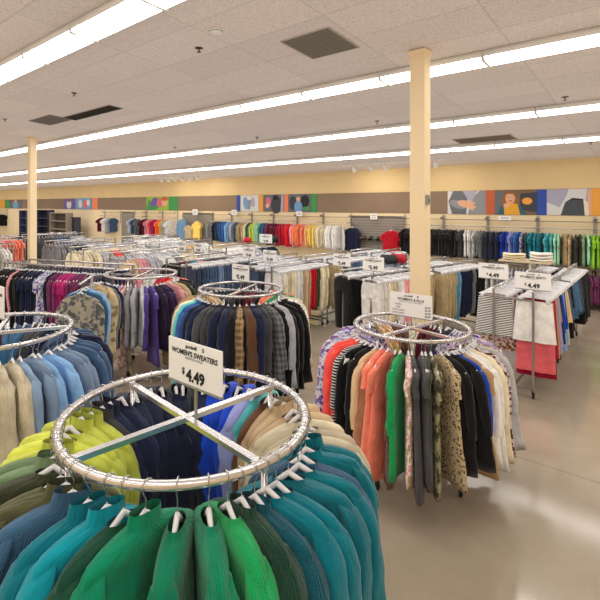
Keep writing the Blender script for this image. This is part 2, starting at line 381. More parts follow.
ONES = ['', 'first', 'second', 'third', 'fourth', 'fifth', 'sixth', 'seventh', 'eighth', 'ninth', 'tenth', 'eleventh', 'twelfth', 'thirteenth', 'fourteenth', 'fifteenth', 'sixteenth', 'seventeenth', 'eighteenth', 'nineteenth']
TENS = {2: ('twenty', 'twentieth'), 3: ('thirty', 'thirtieth'), 4: ('forty', 'fortieth'), 5: ('fifty', 'fiftieth')}
def ordinal(n):
    if n < 20: return ONES[n]
    t, u = divmod(n, 10); return TENS[t][1] if u == 0 else TENS[t][0] + '-' + ONES[u]
def label_run(objs, where, direction, group):
    """objs are in order; equal descriptions on the same rail are told apart by their count along it."""
    tot = {}
    for o in objs: tot[o['_d']] = tot.get(o['_d'], 0) + 1
    seen = {}
    for o in objs:
        d = o['_d']; seen[d] = seen.get(d, 0) + 1
        o['label'] = ('only %s on %s' % (d, where)) if tot[d] == 1 else ('%s %s from %s on %s' % (ordinal(seen[d]), d, direction, where))
        o['group'] = group; del o['_d']

# ------------------------------------------------------------------ signs
def sign(loc, w, h, post_z, label, lines, group='price signs on posts', rz=0, tilt=0, detail=True):
    """loc = top of the post / bottom centre of the card"""
    t = thing('price_sign', label, 'sign', (loc[0], loc[1], post_z), rz, group)
    z0 = loc[2] - post_z
    mb = MB(); mb.box(-.005, .005, -.005, .005, 0, z0 + h * .5); build(mb, 'post', STEEL, t)
    mb = MB(); mb.box(-w / 2, w / 2, -.012, -.006, z0, z0 + h); card = build(mb, 'card', PAPER, t)
    mb = MB(); mb.box(-w / 2, w / 2, -.016, -.002, z0 - .006, z0 + .004); build(mb, 'holder', simple_cached('sign_holder'), t)
    for (txt, x, z, size, ink, bold) in lines:
        cu = bpy.data.curves.new('lettering', 'FONT'); cu.body = txt; cu.size = size * h * 1.35; cu.align_x = 'CENTER'; cu.align_y = 'CENTER'
        cu.offset = .0006 * size * 10 * bold; cu.extrude = .0003; cu.resolution_u = 2
        cu.materials.append(ink)
        LETTERS.append((cu, card, (x * w, -.0135, z0 + z * h), .86 * w if abs(x) < .1 else .3 * w))
    if detail:      # small smiling half-face emblem beside the shop name
        mb = MB(); cx, cz, r = .17 * w, z0 + .885 * h, .03 * h
        mb.box(cx - r, cx + r, -.0135, -.012, cz - r * 1.2, cz + r * 1.6); 
        build(mb, 'emblem', simple_cached('emblem_blue'), card)
        mb = MB(); n = 10
        R = [[(cx + rr * cos(a) * .7, -.0141, cz + r * .2 + rr * sin(a)) for a in [2 * pi * i / n for i in range(n)]] for rr in (r * .35, r * .75)]
        mb.loft(R); build(mb, 'emblem_letter', PAPER, card)
    return t
LETTERS = []
_sc = {}
def simple_cached(n):
    if n not in _sc:
        _sc[n] = {'sign_holder': lambda: simple('sign_holder', (170, 172, 176), .35, .6), 'emblem_blue': lambda: simple('emblem_blue', (30, 50, 110), .5)}[n]()
    return _sc[n]
def lines_price(head, price, sub='ASSORTED STYLES'):
    return [('goodwill', -.05, .885, .085, INK, .8), (head, 0, .72, .125, INK, 1.2), (sub, 0, .615, .055, INKG, 0), ('$', -.2, .29, .15, INK, 1), (price, .03, .22, .27, INK, 1.8)]

# ------------------------------------------------------------------ racks
def round_rack(cx, cy, zt, R, label, bar_ang, tube=.0165, group='round clothing racks'):
    t = thing('round_rack', label, 'clothing rack', (cx, cy, 0), 0, group)
    mb = MB(); mb.tube([(R * cos(2 * pi * i / 72), R * sin(2 * pi * i / 72), zt) for i in range(72)], tube, 12, closed=True); build(mb, 'ring', CHROME, t, smooth=True)
    for k in range(2):
        a = bar_ang + k * pi / 2; mb = MB(); zz = zt - .022 - .0005 * k
        mb.flatbar((-R * cos(a), -R * sin(a), zz), (R * cos(a), R * sin(a), zz), .032, .022 - .001 * k); build(mb, 'crossbar', CHROME, t)
    for k in range(4):
        a = bar_ang + k * pi / 2; x, y = (R - .015) * cos(a), (R - .015) * sin(a)
        mb = MB(); mb.tube([(x, y, .075), (x, y, zt - .02)], .0125, 10); lg = build(mb, 'leg', CHROME, t, smooth=True)
        mb = MB(); mb.disc_wheel((x, y + .008, .030), .030, .022, 'x'); mb.box(x - .016, x + .016, y - .012, y + .014, .045, .08); build(mb, 'caster', RUBBER, lg, smooth=False)
    mb = MB(); 
    for k in range(2):
        a = bar_ang + k * pi / 2; mb.flatbar((-(R - .02) * cos(a), -(R - .02) * sin(a), .16 + .001 * k), ((R - .02) * cos(a), (R - .02) * sin(a), .16), .02, .02)
    build(mb, 'base_brace', CHROME, t)
    return t

def straight_rack(x, y, rz, L, zt, W, label, group='straight clothing racks', low=False):
    """origin at centre of the near end on the floor; rails run along local +Y"""
    t = thing('garment_rack', label, 'clothing rack', (x, y, 0), rz, group)
    for sx in (-1, 1):
        mb = MB(); mb.tube([(sx * W / 2, -.03, zt), (sx * W / 2, L + .03, zt)], .0155, 10); build(mb, 'rail', CHROME, t, smooth=True)
        for yy in (0, L):
            mb = MB(); mb.post(sx * W / 2, yy, .07, zt - .008, .024); p = build(mb, 'post', STEEL, t)
            mb = MB(); mb.disc_wheel((sx * W / 2, yy + .01, .032), .032, .024, 'x'); mb.box(sx * W / 2 - .016, sx * W / 2 + .016, yy - .012, yy + .012, .05, .085); build(mb, 'caster', RUBBER, p)
    for yy in (0, L):
        mb = MB(); mb.flatbar((-W / 2, yy, zt - .115), (W / 2, yy, zt - .115), .02, .02); build(mb, 'crossbar', STEEL, t)
        mb = MB(); mb.flatbar((-W / 2, yy, .10), (W / 2, yy, .10), .024, .03); build(mb, 'base_bar', STEEL, t)
    mb = MB(); mb.flatbar((0, 0, .10), (0, L, .10), .03, .025); build(mb, 'spine_bar', STEEL, t)
    return t

def ring_fill(cx, cy, zt, R, seq, where, count, jitter=.05, hook=True, tagp=.0, skip=None, scale=1.0, lean=.12, twist=0.0, extra=()):
    """seq: list of (angle_from, angle_to, [(kind, colour, pattern)...]); angle 0 faces the camera, 90 is to its right, 180 behind."""
    L = sqrt(cx * cx + cy * cy); fx, fy = cx / L, cy / L; rx, ry = fy, -fx
    near, far = [], []
    step = 360.0 / count; a = -120.0; i = {}
    while a < 240:
        aa = a + random.uniform(-.3, .3) * step; hit = None
        for s in seq:
            lo, hi, items = s
            for sh in (0, 360, -360):
                if lo <= a + sh < hi: hit = s
        if hit and not (skip and any(lo <= (a % 360) < hi for lo, hi in skip)):
            items = hit[2]; k = i.get(id(hit), 0); i[id(hit)] = k + 1
            # items spread evenly over the span
            lo, hi = hit[0], hit[1]
            ap = a
            for sh in (0, 360, -360):
                if lo <= a + sh < hi: ap = a + sh
            it = items[min(len(items) - 1, int((ap - lo) / (hi - lo) * len(items)))]
            ar = radians(aa); dx = -cos(ar) * fx + sin(ar) * rx; dy = -cos(ar) * fy + sin(ar) * ry
            rz = atan2(dy, dx) + random.gauss(0, jitter) + (radians(twist) * sin(2 * ar) if cos(ar) > 0 else 0)
            o = garment(it[0], it[1], it[2], (cx + R * dx, cy + R * dy, zt), rz, random.gauss(0, .012), hook, random.random() < tagp, scale)
            o.rotation_euler[1] = -lean * random.uniform(.6, 1.3)
            (near if cos(ar) >= 0 else far).append(o)
        a += step
    for al, tw, kd, c_, p_ in extra:
        ar = radians(al); dx = -cos(ar) * fx + sin(ar) * rx; dy = -cos(ar) * fy + sin(ar) * ry
        o = garment(kd, c_, p_, (cx + R * dx, cy + R * dy, zt), atan2(dy, dx) + radians(tw), 0, hook, False, scale)
        o.rotation_euler[1] = -lean; near.append(o)
    for lst, side in ((near, 'near side'), (far, 'far side')):
        lst.sort(key=lambda o: o.location.x * RGT[0] + o.location.y * RGT[1])
        label_run(lst, where, 'left, ' + side + ',', 'garments on ' + where)

def rail_fill(rack, xoff, L, zt, items, where, sp=.055, y0=.03, hook=True, tagp=0.0, jitter=.04, scale=1.0):
    """items: list of (kind, colour, pattern, count); the rail runs along local +Y of the rack"""
    out = []; y = y0; rz = rack.rotation_euler[2]; ox, oy = rack.location[0], rack.location[1]
    for kd, c, p, n in items:
        for _ in range(n):
            if y > L - .02: break
            yy = y + random.uniform(-.2, .2) * sp
            X = ox + xoff * cos(rz) - yy * sin(rz); Y = oy + xoff * sin(rz) + yy * cos(rz)
            out.append(garment(kd, c, p, (X, Y, zt), rz + random.gauss(0, jitter) + (pi if random.random() < .5 else 0), random.gauss(0, .01), hook, random.random() < tagp, scale)); y += sp
    label_run(out, where, 'near end', 'garments on ' + where)
    return out

# ================================================================== THE ROOM
X0, X1, Y0, Y1 = -42.0, 4.5, -6.0, 13.5
def ceil_z(y): return 4.49 - .067 * y
mb = MB(); mb.box(X0, X1, Y0, Y1, -.1, 0); build(mb, 'floor', FLOOR, kind='structure')
mb = MB(); b = [(X0, Y0, ceil_z(Y0)), (X1, Y0, ceil_z(Y0)), (X1, Y1, ceil_z(Y1)), (X0, Y1, ceil_z(Y1))]
mb.v = b + [(x, y, z + .1) for x, y, z in b]
for q in ((3, 2, 1, 0), (4, 5, 6, 7), (0, 1, 5, 4), (1, 2, 6, 5), (2, 3, 7, 6), (3, 0, 4, 7)): mb.face(q)
build(mb, 'ceiling', CEIL, kind='structure')
BZ0, BZ1 = 2.19, 2.85
mb = MB(); mb.box(X0, X1, Y1, Y1 + .12, BZ1, ceil_z(Y1) + .05); build(mb, 'wall_back', CREAM, kind='structure')
mb = MB(); mb.box(X0, X1, Y1, Y1 + .12, 0, BZ0); o = build(mb, 'wall_back_lower', PALE, kind='structure')
mb = MB(); mb.box(X0, X1, Y1 - .01, Y1 + .12, BZ0, BZ1); build(mb, 'trim_1', TAUPE, kind='structure')
mb = MB(); mb.box(X0, X1, Y1 - .018, Y1, 0, .11); build(mb, 'baseboard_back', simple('baseboard_vinyl', (96, 84, 74), .6), kind='structure')
mb = MB(); mb.box(X0 - .12, X0, Y0, Y1, 0, ceil_z(Y0)); build(mb, 'wall_left', CREAM, kind='structure')
mb = MB(); mb.box(X1, X1 + .12, Y0, Y1, 0, ceil_z(Y0)); build(mb, 'wall_right', CREAM, kind='structure')
mb = MB(); mb.box(X0, X1, Y0 - .12, Y0, 0, ceil_z(Y0)); build(mb, 'wall_front', CREAM, kind='structure')

# columns
def column(x, y, label):
    s = .0825; t = thing('cream_column', label, 'column', (x, y, 0)); t['kind'] = 'structure'
    mb = MB(); mb.box(-s, s, -s, s, 0, ceil_z(y)); build(mb, 'shaft', COLUMN, t)
    mb = MB(); mb.box(-s - .014, s + .014, -s - .014, s + .014, ceil_z(y) - .045, ceil_z(y) - .004); build(mb, 'cap', COLUMN, t)
    mb = MB(); mb.box(-s - .01, s + .01, -s - .01, s + .01, 0, .12); build(mb, 'base_trim', COLUMN, t)
    return t
CX, CY = -2.05, 4.99
column(CX, CY, 'square cream column rising to the ceiling behind the many-coloured round rack')
column(-12.11, 4.93, 'thin pale column far off at the left among the distant racks')
t = thing('switch_box', 'small grey box fixed high on the side of the cream column', 'switch', (CX + .0825, CY - .03, 2.50))
mb = MB(); mb.box(0, .03, -.025, .025, -.05, .06); build(mb, 'housing', simple('grey_plastic', (150, 148, 144), .5), t)
mb = MB(); mb.box(.03, .036, -.008, .008, -.02, .02); build(mb, 'button', DARKMETAL, t)

# ------------------------------------------------------------------ ceiling lights
def fixture_meshes():
    mb = MB(); mb.box(-.605, .605, -.175, .175, -.035, .03); h = mb.mesh('housing', [WHITEP])
    mb = MB(); R = []
    for x in (-.597, .597):
        R.append([(x, .155 * cos(a), -.035 - .035 * sin(a)) for a in [pi * i / 8 for i in range(9)]])
    mb.loft(R, False); l = mb.mesh('lens', [LENS], True)
    mb = MB(); mb.box(-.007, .007, -.160, .160, -.072, -.03); e = mb.mesh('end_cap', [simple('end_cap_grey', (226, 222, 214), .5)])
    return h, l, e
HM, LM, EM = fixture_meshes()
ROWN = {2.43: 'light row nearest the camera', 5.5: 'second light row, crossing the column', 8.2: 'third light row', 10.67: 'light row closest to the back wall', -.6: 'light row overhead', -3.6: 'light row behind the viewer'}
for y, xa, xb in ((2.43, -9.5, .6), (5.5, -26, 1.3), (8.2, -38, 1.3), (10.67, -40, 1.3), (-.6, -9, 3.5), (-3.6, -9, 3.5)):
    n = int((xb - xa) / 1.22); lst = []
    sh = -.36
    for k in range(n):
        x = xb + sh - .61 - k * 1.22
        o = link('ceiling_light', None, None, (x, y, ceil_z(y) - .035)); o['category'] = 'ceiling light'; o.rotation_euler = (-.067, 0, 0)
        for me, dx in ((HM, 0), (LM, 0), (EM, -.602), (EM, .602)):
            link(me.name, me, o, (dx, 0, 0))
        o['_d'] = 'linear white ceiling light'; lst.append(o)
    label_run(lst, ROWN[y].replace('light row', 'row'), 'right end', 'fluorescent strips, ' + ROWN[y])

# ceiling bits
def vent(x, y, sx, sy, label, dark=(132, 126, 116), rz=0):
    t = thing('ceiling_vent', label, 'vent', (x, y, ceil_z(y)), rz, 'air vents in the ceiling'); t.rotation_euler = (-.067, 0, rz)
    m = simple('vent_face', dark, .7)
    mb = MB(); mb.box(-sx / 2, sx / 2, -sy / 2, sy / 2, -.006, 0); build(mb, 'face', m, t)
    mb = MB()
    for k in range(12):
        yy = -sy / 2 + sy * (k + .5) / 12; mb.box(-sx / 2 + .02, sx / 2 - .02, yy - .004, yy + .004, -.012, -.006)
    build(mb, 'louvre', simple('vent_louvre', tuple(int(v * .88) for v in dark), .7), t)
    mb = MB(); f = .012
    for a in ((-sx / 2 - f, sx / 2 + f, -sy / 2 - f, -sy / 2), (-sx / 2 - f, sx / 2 + f, sy / 2, sy / 2 + f), (-sx / 2 - f, -sx / 2, -sy / 2, sy / 2), (sx / 2, sx / 2 + f, -sy / 2, sy / 2)): mb.box(*a, -.01, 0)
    build(mb, 'frame', simple('vent_frame', (176, 164, 152), .6), t)
def atc(u, v):      # the ceiling point seen at a spot of the photograph
    a = (u - 262) / 460.0; dy = a * RGT[1] + FWD[1]; dz = (205 - v) / 460.0
    tt = (4.49 - CAMH) / (dz + .067 * dy); return tt * (a * RGT[0] + FWD[0]), tt * dy
x, y = atc(320, 44); vent(x, y, .60, .60, 'large square grey return vent in the ceiling left of the cream column')
x, y = atc(484, 139); vent(x, y, 1.1, .5, 'faint grey vent between far light rows, right of the column', (150, 138, 126))
x, y = atc(91, 113); vent(x, y, 1.75, .26, 'long narrow dark vent slot in the ceiling at left', (58, 56, 56))
x, y = atc(50, 120); vent(x, y, 1.0, .45, 'small grey vent left of the long dark slot', (126, 122, 118))
def sprinkler(u, v, label, big=False):
    x, y = atc(u, v); t = thing('smoke_detector' if big else 'sprinkler', label, 'smoke detector' if big else 'sprinkler', (x, y, ceil_z(y)), 0, None if big else 'sprinkler heads in the ceiling')
    mb = MB()
    if big:
        R = [[(r * cos(2 * pi * i / 20), r * sin(2 * pi * i / 20), z) for i in range(20)] for r, z in ((.075, 0), (.075, -.012), (.055, -.03), (.02, -.034))]
        mb.loft(R, True, False, True); build(mb, 'cover', WHITEP, t, smooth=True)
        mb = MB(); R = [[(r * cos(2 * pi * i / 20), r * sin(2 * pi * i / 20), z) for i in range(20)] for r, z in ((.066, -.021), (.071, -.017))]
        mb.loft(R); build(mb, 'vent_ring', DARKMETAL, t)
    else:
        R = [[(r * cos(2 * pi * i / 14), r * sin(2 * pi * i / 14), z) for i in range(14)] for r, z in ((.045, 0), (.045, -.006), (.016, -.012))]
        mb.loft(R, True, False, True); build(mb, 'plate', DARKMETAL, t)
        mb = MB(); mb.tube([(0, 0, 0), (0, 0, -.045)], .008, 8); mb.tube([(0, 0, -.045), (0, 0, -.05)], .024, 10); build(mb, 'head', DARKMETAL, t)
sprinkler(216, 30, 'round white smoke detector on the ceiling, top centre-left', True)
for u, v, l in ((199, 48, 'below the smoke detector'), (257, 137, 'above the third light row, left of centre'), (377, 121, 'just above the third light row, left of the column'), (565, 97, 'above the third light row at right'),
                (591, 142, 'beyond the last light row at far right'), (450, 151, 'beyond the last light row, right of the column'), (349, 159, 'beyond the last light row, left of the column'),
                (74, 93, 'right over the long dark vent slot'), (175, 147, 'above the third light row at left'), (5, 119, 'at the left edge of the view'), (272, 164, 'beyond the last light row, centre')):
    sprinkler(u, v, 'dark sprinkler head in the ceiling, ' + l)

def track(xc, L, heads, label):
    y = 12.2; t = thing('track_light', label, 'track light', (xc, y, ceil_z(y) - .02), 0, 'track lights near the back wall')
    mb = MB(); mb.box(-L / 2, L / 2, -.018, .018, -.02, .022); build(mb, 'track', WHITEP, t)
    for hx in heads:
        mb = MB(); mb.tube([(hx, 0, -.02), (hx, 0, -.08)], .012, 8)
        mb.tube([(hx, -.06, -.045), (hx, -.02, -.09), (hx, .05, -.16), (hx, .07, -.18)], [.03, .05, .062, .066], 12); h = build(mb, 'spot_head', WHITEP, t, smooth=True)
        mb = MB(); mb.tube([(hx, .071, -.181), (hx, .0735, -.1835)], .055, 12); build(mb, 'bulb', simple_bulb(), h)
_b = []
def simple_bulb():
    if not _b: _b.append(simple('spot_bulb', (255, 236, 200), .4, emit=14))
    return _b[0]
track(-15.4, 2.9, (-1.2, -.72, -.24, .24, .72, 1.2), 'long ceiling track of six white spotlights, over the distant back wall')
track(-5.9, 3.1, (-1.15, -.6, -.15, 1.3), 'ceiling track of four spotlights running past behind the cream column')
for x, p in ((-16.5, 14), (-15, 14), (-14, 12), (-7.1, 14), (-6.4, 12), (-4.6, 14)):
    l = bpy.data.lights.new('wall_wash_spot', 'SPOT'); l.energy = p; l.spot_size = radians(120); l.spot_blend = 1; l.color = (1, .88, .7); l.shadow_soft_size = .05
    o = bpy.data.objects.new('wall_wash_spot', l); C.objects.link(o); o.location = (x, 12.35, ceil_z(12.2) - .22); o.rotation_euler = (radians(52), 0, 0)

# ------------------------------------------------------------------ posters on the taupe band
def flat(name, c, r=.55): return simple('print_' + name, c, r)
PR = {k: flat(k.replace(' ', '_'), v) for k, v in {'blue': (44, 78, 168), 'orange': (232, 150, 78), 'rust': (196, 96, 62), 'green': (66, 150, 84), 'amber': (236, 164, 70), 'salmon': (236, 134, 96),
      'grey': (142, 144, 150), 'pale': (214, 214, 214), 'dark': (60, 62, 74), 'mid': (104, 108, 118), 'skin': (226, 172, 140), 'hair': (150, 98, 54), 'yellow': (230, 168, 52), 'teal': (40, 98, 112), 'wood': (120, 96, 76),
      'lilac': (170, 168, 190), 'jean': (70, 76, 84), 'pink': (214, 110, 130), 'lime': (150, 190, 70), 'violet': (110, 90, 160), 'sky': (110, 160, 204), 'cream': (232, 222, 196), 'lip': (190, 70, 70), 'black': (36, 34, 38)}.items()}
def ell(mb, cx, cz, rx, rz, y, rot=0, n=18):
    b = len(mb.v)
    for i in range(n):
        a = 2 * pi * i / n; x, z = rx * cos(a), rz * sin(a); mb.v.append((cx + x * cos(rot) - z * sin(rot), y, cz + x * sin(rot) + z * cos(rot)))
    mb.face(list(range(b, b + n)))
def poly(mb, pts, y):
    b = len(mb.v); mb.v += [(x, y, z) for x, z in pts]; mb.face(list(range(b, b + len(pts))))
def poster(xa, xb, label, bg, shapes):
    """shapes in 0..1 of the picture: ('e', cx, cz, rx, rz, rot, mat) or ('p', pts, mat)"""
    w = xb - xa; h = BZ1 - BZ0 - .01
    t = thing('wall_poster', label, 'poster', (xa, Y1 - .012, BZ0 + .005), 0, 'picture posters along the taupe band')
    mb = MB(); mb.box(0, w, -.014, 0, 0, h); build(mb, 'backing', PR[bg], t)
    mats = []; mb = MB(); y = -.0145
    for s in shapes:
        m = s[-1]
        if m not in mats: mats.append(m)
        mb.cur = mats.index(m); y -= .0006
        if s[0] == 'e': ell(mb, s[1] * w, s[2] * h, s[3] * w, s[4] * h, y, s[5])
        else: poly(mb, [(px * w, pz * h) for px, pz in s[1]], y)
    if shapes: build(mb, 'printed_picture', [PR[m] for m in mats], t)
def panel(xa, xb, c, label):
    mb = MB(); mb.box(xa, xb, Y1 - .026, Y1 - .011, BZ0 + .004, BZ1 - .004); o = build(mb, 'colour_panel', PR[c]); tag(o, label, 'wall panel', 'flat colour panels between the posters')
def wx(u):
    a = (u - 262) / 460.0; return 13.5 * (a * RGT[0] + FWD[0]) / (a * RGT[1] + FWD[1])
poster(wx(448), wx(486), 'poster of clasped hands over a grey knitted jacket', 'pale', [
    ('p', [(.12, .0), (.02, .55), (.15, 1), (.55, 1), (.5, 0)], 'mid'), ('p', [(.55, 0), (.62, .6), (.85, 1), (1, 1), (1, 0)], 'grey'), ('p', [(.4, 1), (.62, .45), (.8, 1)], 'lilac'),
    ('e', .28, .42, .24, .17, -.3, 'grey'), ('e', .46, .44, .2, .15, -.25, 'skin'), ('e', .62, .38, .15, .07, -.5, 'skin'), ('e', .62, .5, .13, .06, -.2, 'skin'), ('e', .6, .28, .12, .06, -.6, 'skin')])
panel(wx(486) + .002, wx(495) - .002, 'rust', 'rust-red wall panel between the hands poster and the smiling woman poster')
poster(wx(495), wx(537), 'poster of a smiling long-haired woman in a yellow scarf', 'wood', [
    ('p', [(0, .0), (0, .9), (.22, 1), (.2, 0)], 'mid'), ('p', [(.62, .2), (.62, .85), (1, .9), (1, .1)], 'dark'), ('e', .78, .55, .12, .14, 0, 'amber'),
    ('p', [(.08, 0), (.14, .34), (.34, .42), (.62, .36), (.78, 0)], 'teal'), ('e', .37, .52, .2, .44, .08, 'hair'), ('e', .38, .66, .115, .22, .12, 'skin'),
    ('p', [(.24, 0), (.22, .42), (.36, .5), (.56, .42), (.62, 0)], 'yellow'), ('e', .30, .38, .08, .1, .4, 'skin'), ('e', .345, .70, .015, .016, 0, 'black'), ('e', .425, .71, .015, .016, 0, 'black'), ('e', .39, .565, .045, .022, .1, 'lip'),
    ('p', [(.25, .8), (.3, .93), (.42, .95), (.5, .86), (.52, .7), (.45, .83), (.35, .85)], 'hair')])
panel(wx(537) + .002, wx(547) - .002, 'blue', 'royal blue wall panel right of the smiling woman poster')
poster(wx(547), wx(592), 'poster of a lavender shirt knotted over dark jeans', 'lilac', [
    ('p', [(0, 0), (0, .5), (.3, .3), (.45, .75), (.5, 1), (.9, 1), (.86, .4), (.6, .6), (.3, 0)], 'pale'), ('p', [(.32, 0), (.42, .5), (.58, .66), (.82, .62), (.86, .0)], 'jean'),
    ('p', [(.85, 0), (.82, .6), (.92, .5), (.95, 0)], 'cream'), ('p', [(.94, .0), (.9, .9), (1, 1), (1, 0)], 'skin'), ('p', [(.45, .52), (.58, .66), (.82, .62), (.8, .57), (.6, .6)], 'black')])
panel(wx(592) + .002, wx(606), 'amber', 'orange wall panel at the right edge of the view')
panel(wx(237), wx(240.5) - .002, 'blue', 'narrow blue wall panel left of the sketchy white poster')
poster(wx(241), wx(259), 'pale poster with faint blue-grey figures, beside the narrow blue panel', 'pale', [('e', .3, .5, .14, .4, .2, 'sky'), ('e', .5, .5, .1, .42, -.1, 'grey'), ('e', .7, .55, .1, .3, .1, 'lilac'), ('e', .5, .8, .12, .1, 0, 'cream')])
panel(wx(259.5), wx(263.5), 'amber', 'narrow orange wall panel between two small distant posters')
poster(wx(264), wx(284), 'poster of a dark-coated figure beside pink blossoms', 'mid', [('e', .65, .4, .28, .5, -.2, 'dark'), ('e', .6, .82, .14, .16, 0, 'black'), ('e', .25, .6, .13, .25, .2, 'pink'), ('e', .2, .35, .1, .14, 0, 'skin'), ('p', [(.85, 0), (.9, 1), (1, 1), (1, 0)], 'lilac')])
panel(wx(284.5), wx(288.5), 'salmon', 'narrow salmon wall panel left of the blue-figure poster')
poster(wx(289), wx(311), 'poster of a figure in a light blue top against dark greenery', 'mid', [('e', .2, .5, .16, .4, 0, 'dark'), ('e', .75, .6, .2, .35, 0, 'black'), ('e', .45, .3, .18, .34, 0, 'sky'), ('e', .45, .72, .09, .14, 0, 'skin'), ('e', .8, .2, .15, .1, 0, 'green')])
panel(wx(311.5), wx(317), 'green', 'green wall panel at the end of the middle poster group')
poster(wx(147), wx(169), 'colourful distant poster with a face, pink and lime shapes', 'lime', [('p', [(0, 0), (.1, .9), (.3, .4), (.5, 1), (.6, .2), (.4, 0)], 'green'), ('e', .35, .6, .18, .3, .5, 'violet'), ('e', .62, .55, .14, .35, 0, 'pink'), ('e', .83, .6, .12, .3, 0, 'skin'), ('e', .83, .85, .14, .16, 0, 'rust')])
panel(wx(169.5), wx(178), 'green', 'pale green wall panel right of the colourful distant poster')
poster(wx(76), wx(92), 'distant poster of pale figures over a blue ground, at left', 'sky', [('e', .3, .5, .12, .4, 0, 'pale'), ('e', .6, .45, .14, .4, .2, 'pink'), ('e', .8, .6, .1, .3, 0, 'cream')])
panel(wx(92.5), wx(98), 'salmon', 'salmon wall panel beside the blue distant poster')
poster(wx(64), wx(75), 'distant violet poster with a pale figure, at left', 'violet', [('e', .5, .45, .22, .42, 0, 'pale'), ('e', .5, .8, .13, .16, 0, 'hair')])
panel(wx(0), wx(5), 'amber', 'orange wall panel at the far left edge'); panel(wx(5.3), wx(9.5), 'green', 'green wall panel at the far left edge')
poster(wx(10), wx(22), 'distant dim poster of blue and grey shapes right of green panel', 'mid', [('e', .5, .4, .25, .4, 0, 'sky'), ('e', .5, .8, .12, .15, 0, 'skin')])

# ------------------------------------------------------------------ back wall fixtures and clothes
RZ = 1.87
def wall_rail(xa, xb, z, label, out=.30, top=True):
    t = thing('wall_garment_rail', label, 'garment rail', (xa, Y1, 0), 0, 'garment rails on the back wall'); w = xb - xa
    for i, x in enumerate((0.012, w - .012)):
        mb = MB(); mb.box(x - .012, x + .012, -.032, -.011, z - .35 if top else z - .2, z + .29 if top else z + .05); u = build(mb, 'upright', STEEL if top else DARKMETAL, t)
        mb = MB(); mb.box(x - .007, x + .007, -out, -.02, z - .02, z + .005); build(mb, 'bracket', STEEL, u)
        if top: mb = MB(); mb.box(x - .007, x + .007, -out * .6, -.02, z + .18, z + .2); mb.box(x - .02, x + .06, -out * .6 - .02, -out * .6, z + .2, z + .24); build(mb, 'bracket', STEEL, u)
    mb = MB(); mb.tube([(0, -out, z), (w, -out, z)], .013, 8); build(mb, 'hang_bar', CHROME, t, smooth=True)
    if top: mb = MB(); mb.box(0, w, -out * .6 - .008, -out * .6 + .008, z + .165, z + .18); build(mb, 'header_bar', DARKMETAL, t)
    return t
def wall_fill(segs, z, y, where, kind_default, sp=.062, scale=1.0):
    lst = []
    for xa, xb, items in segs:
        n = max(1, int((xb - xa) / sp))
        for k in range(n):
            it = items[min(len(items) - 1, int(k * len(items) / n))]
            x = xa + (k + .5) * (xb - xa) / n
            lst.append(garment(it[0], it[1], it[2], (x, y, z), pi / 2 + random.gauss(0, .2), random.gauss(0, .02), False, False, scale))
    label_run(lst, where, 'left', 'clothes on ' + where)

for k in range(5):
    xa = -6.02 + 1.19 * k
    wall_rail(xa, xa + 1.17, RZ, 'upper wall rail section, %s of the right-hand run behind the skirts' % ordinal(k + 1))
T = 'tee'; S = 'shirt'
wall_fill([(-5.9, -5.72, [(T, 'black', 'plain')]), (-5.66, -4.35, [(T, 'black', 'plain')]), (-4.33, -4.18, [(T, 'charcoal', 'plain')]), (-4.17, -3.83, [(T, 'white', 'plain'), (T, 'pale grey', 'plain'), (T, 'white', 'camo')]), (-3.80, -3.64, [(T, 'grey', 'plain')]),
           (-3.62, -3.2, [(T, 'navy', 'plain')]), (-3.19, -2.72, [(T, 'royal blue', 'plain'), (T, 'periwinkle', 'plain'), (T, 'blue', 'plain'), (T, 'blue', 'floral')]), (-2.71, -2.58, [(T, 'dark teal', 'plain')]), (-2.57, -2.22, [(T, 'turquoise', 'plain'), (T, 'teal', 'plain'), (T, 'turquoise', 'plain')]),
           (-2.21, -1.93, [(T, 'aqua', 'plain'), (T, 'mint', 'plain')]), (-1.9, -1.68, [(T, 'tan', 'plain'), (T, 'khaki', 'camo')]), (-1.66, -1.5, [(T, 'dark olive', 'plain')]), (-1.49, -1.36, [(T, 'sage green', 'plain'), (T, 'mint', 'plain')]), (-1.34, -.62, [(T, 'bright lime', 'plain'), (T, 'lime', 'plain')])],
          RZ, Y1 - .30, 'right-hand upper wall rail', T, .06, 1.12)
for k in range(4):
    xa = -4.85 + 1.19 * k
    wall_rail(xa, xa + 1.17, .93, 'lower wall rail section, %s beneath the t-shirts' % ordinal(k + 1), top=False)
wall_fill([(-3.9, -3.2, [(T, 'sky blue', 'floral'), (T, 'white', 'floral'), (T, 'denim blue', 'floral')]), (-3.1, -2.5, [(T, 'pale grey', 'plain'), (T, 'sky blue', 'floral')]), (-2.4, -1.9, [(T, 'grey', 'plain')]), (-1.8, -.5, [(T, 'lavender', 'floral'), (T, 'plum', 'plain'), (T, 'lavender', 'plain'), (T, 'magenta', 'floral')])],
          .93, Y1 - .30, 'right-hand lower wall rail', T, .08)
# dark shelf ledge between the two tiers
mb = MB(); mb.box(-5.9, -.3, -.34, -.02, 0, .025); o = build(mb, 'wall_shelf', DARKMETAL, None, (0, Y1, 1.0)); tag(o, 'long thin dark ledge beneath the upper t-shirts on the back wall', 'shelf')

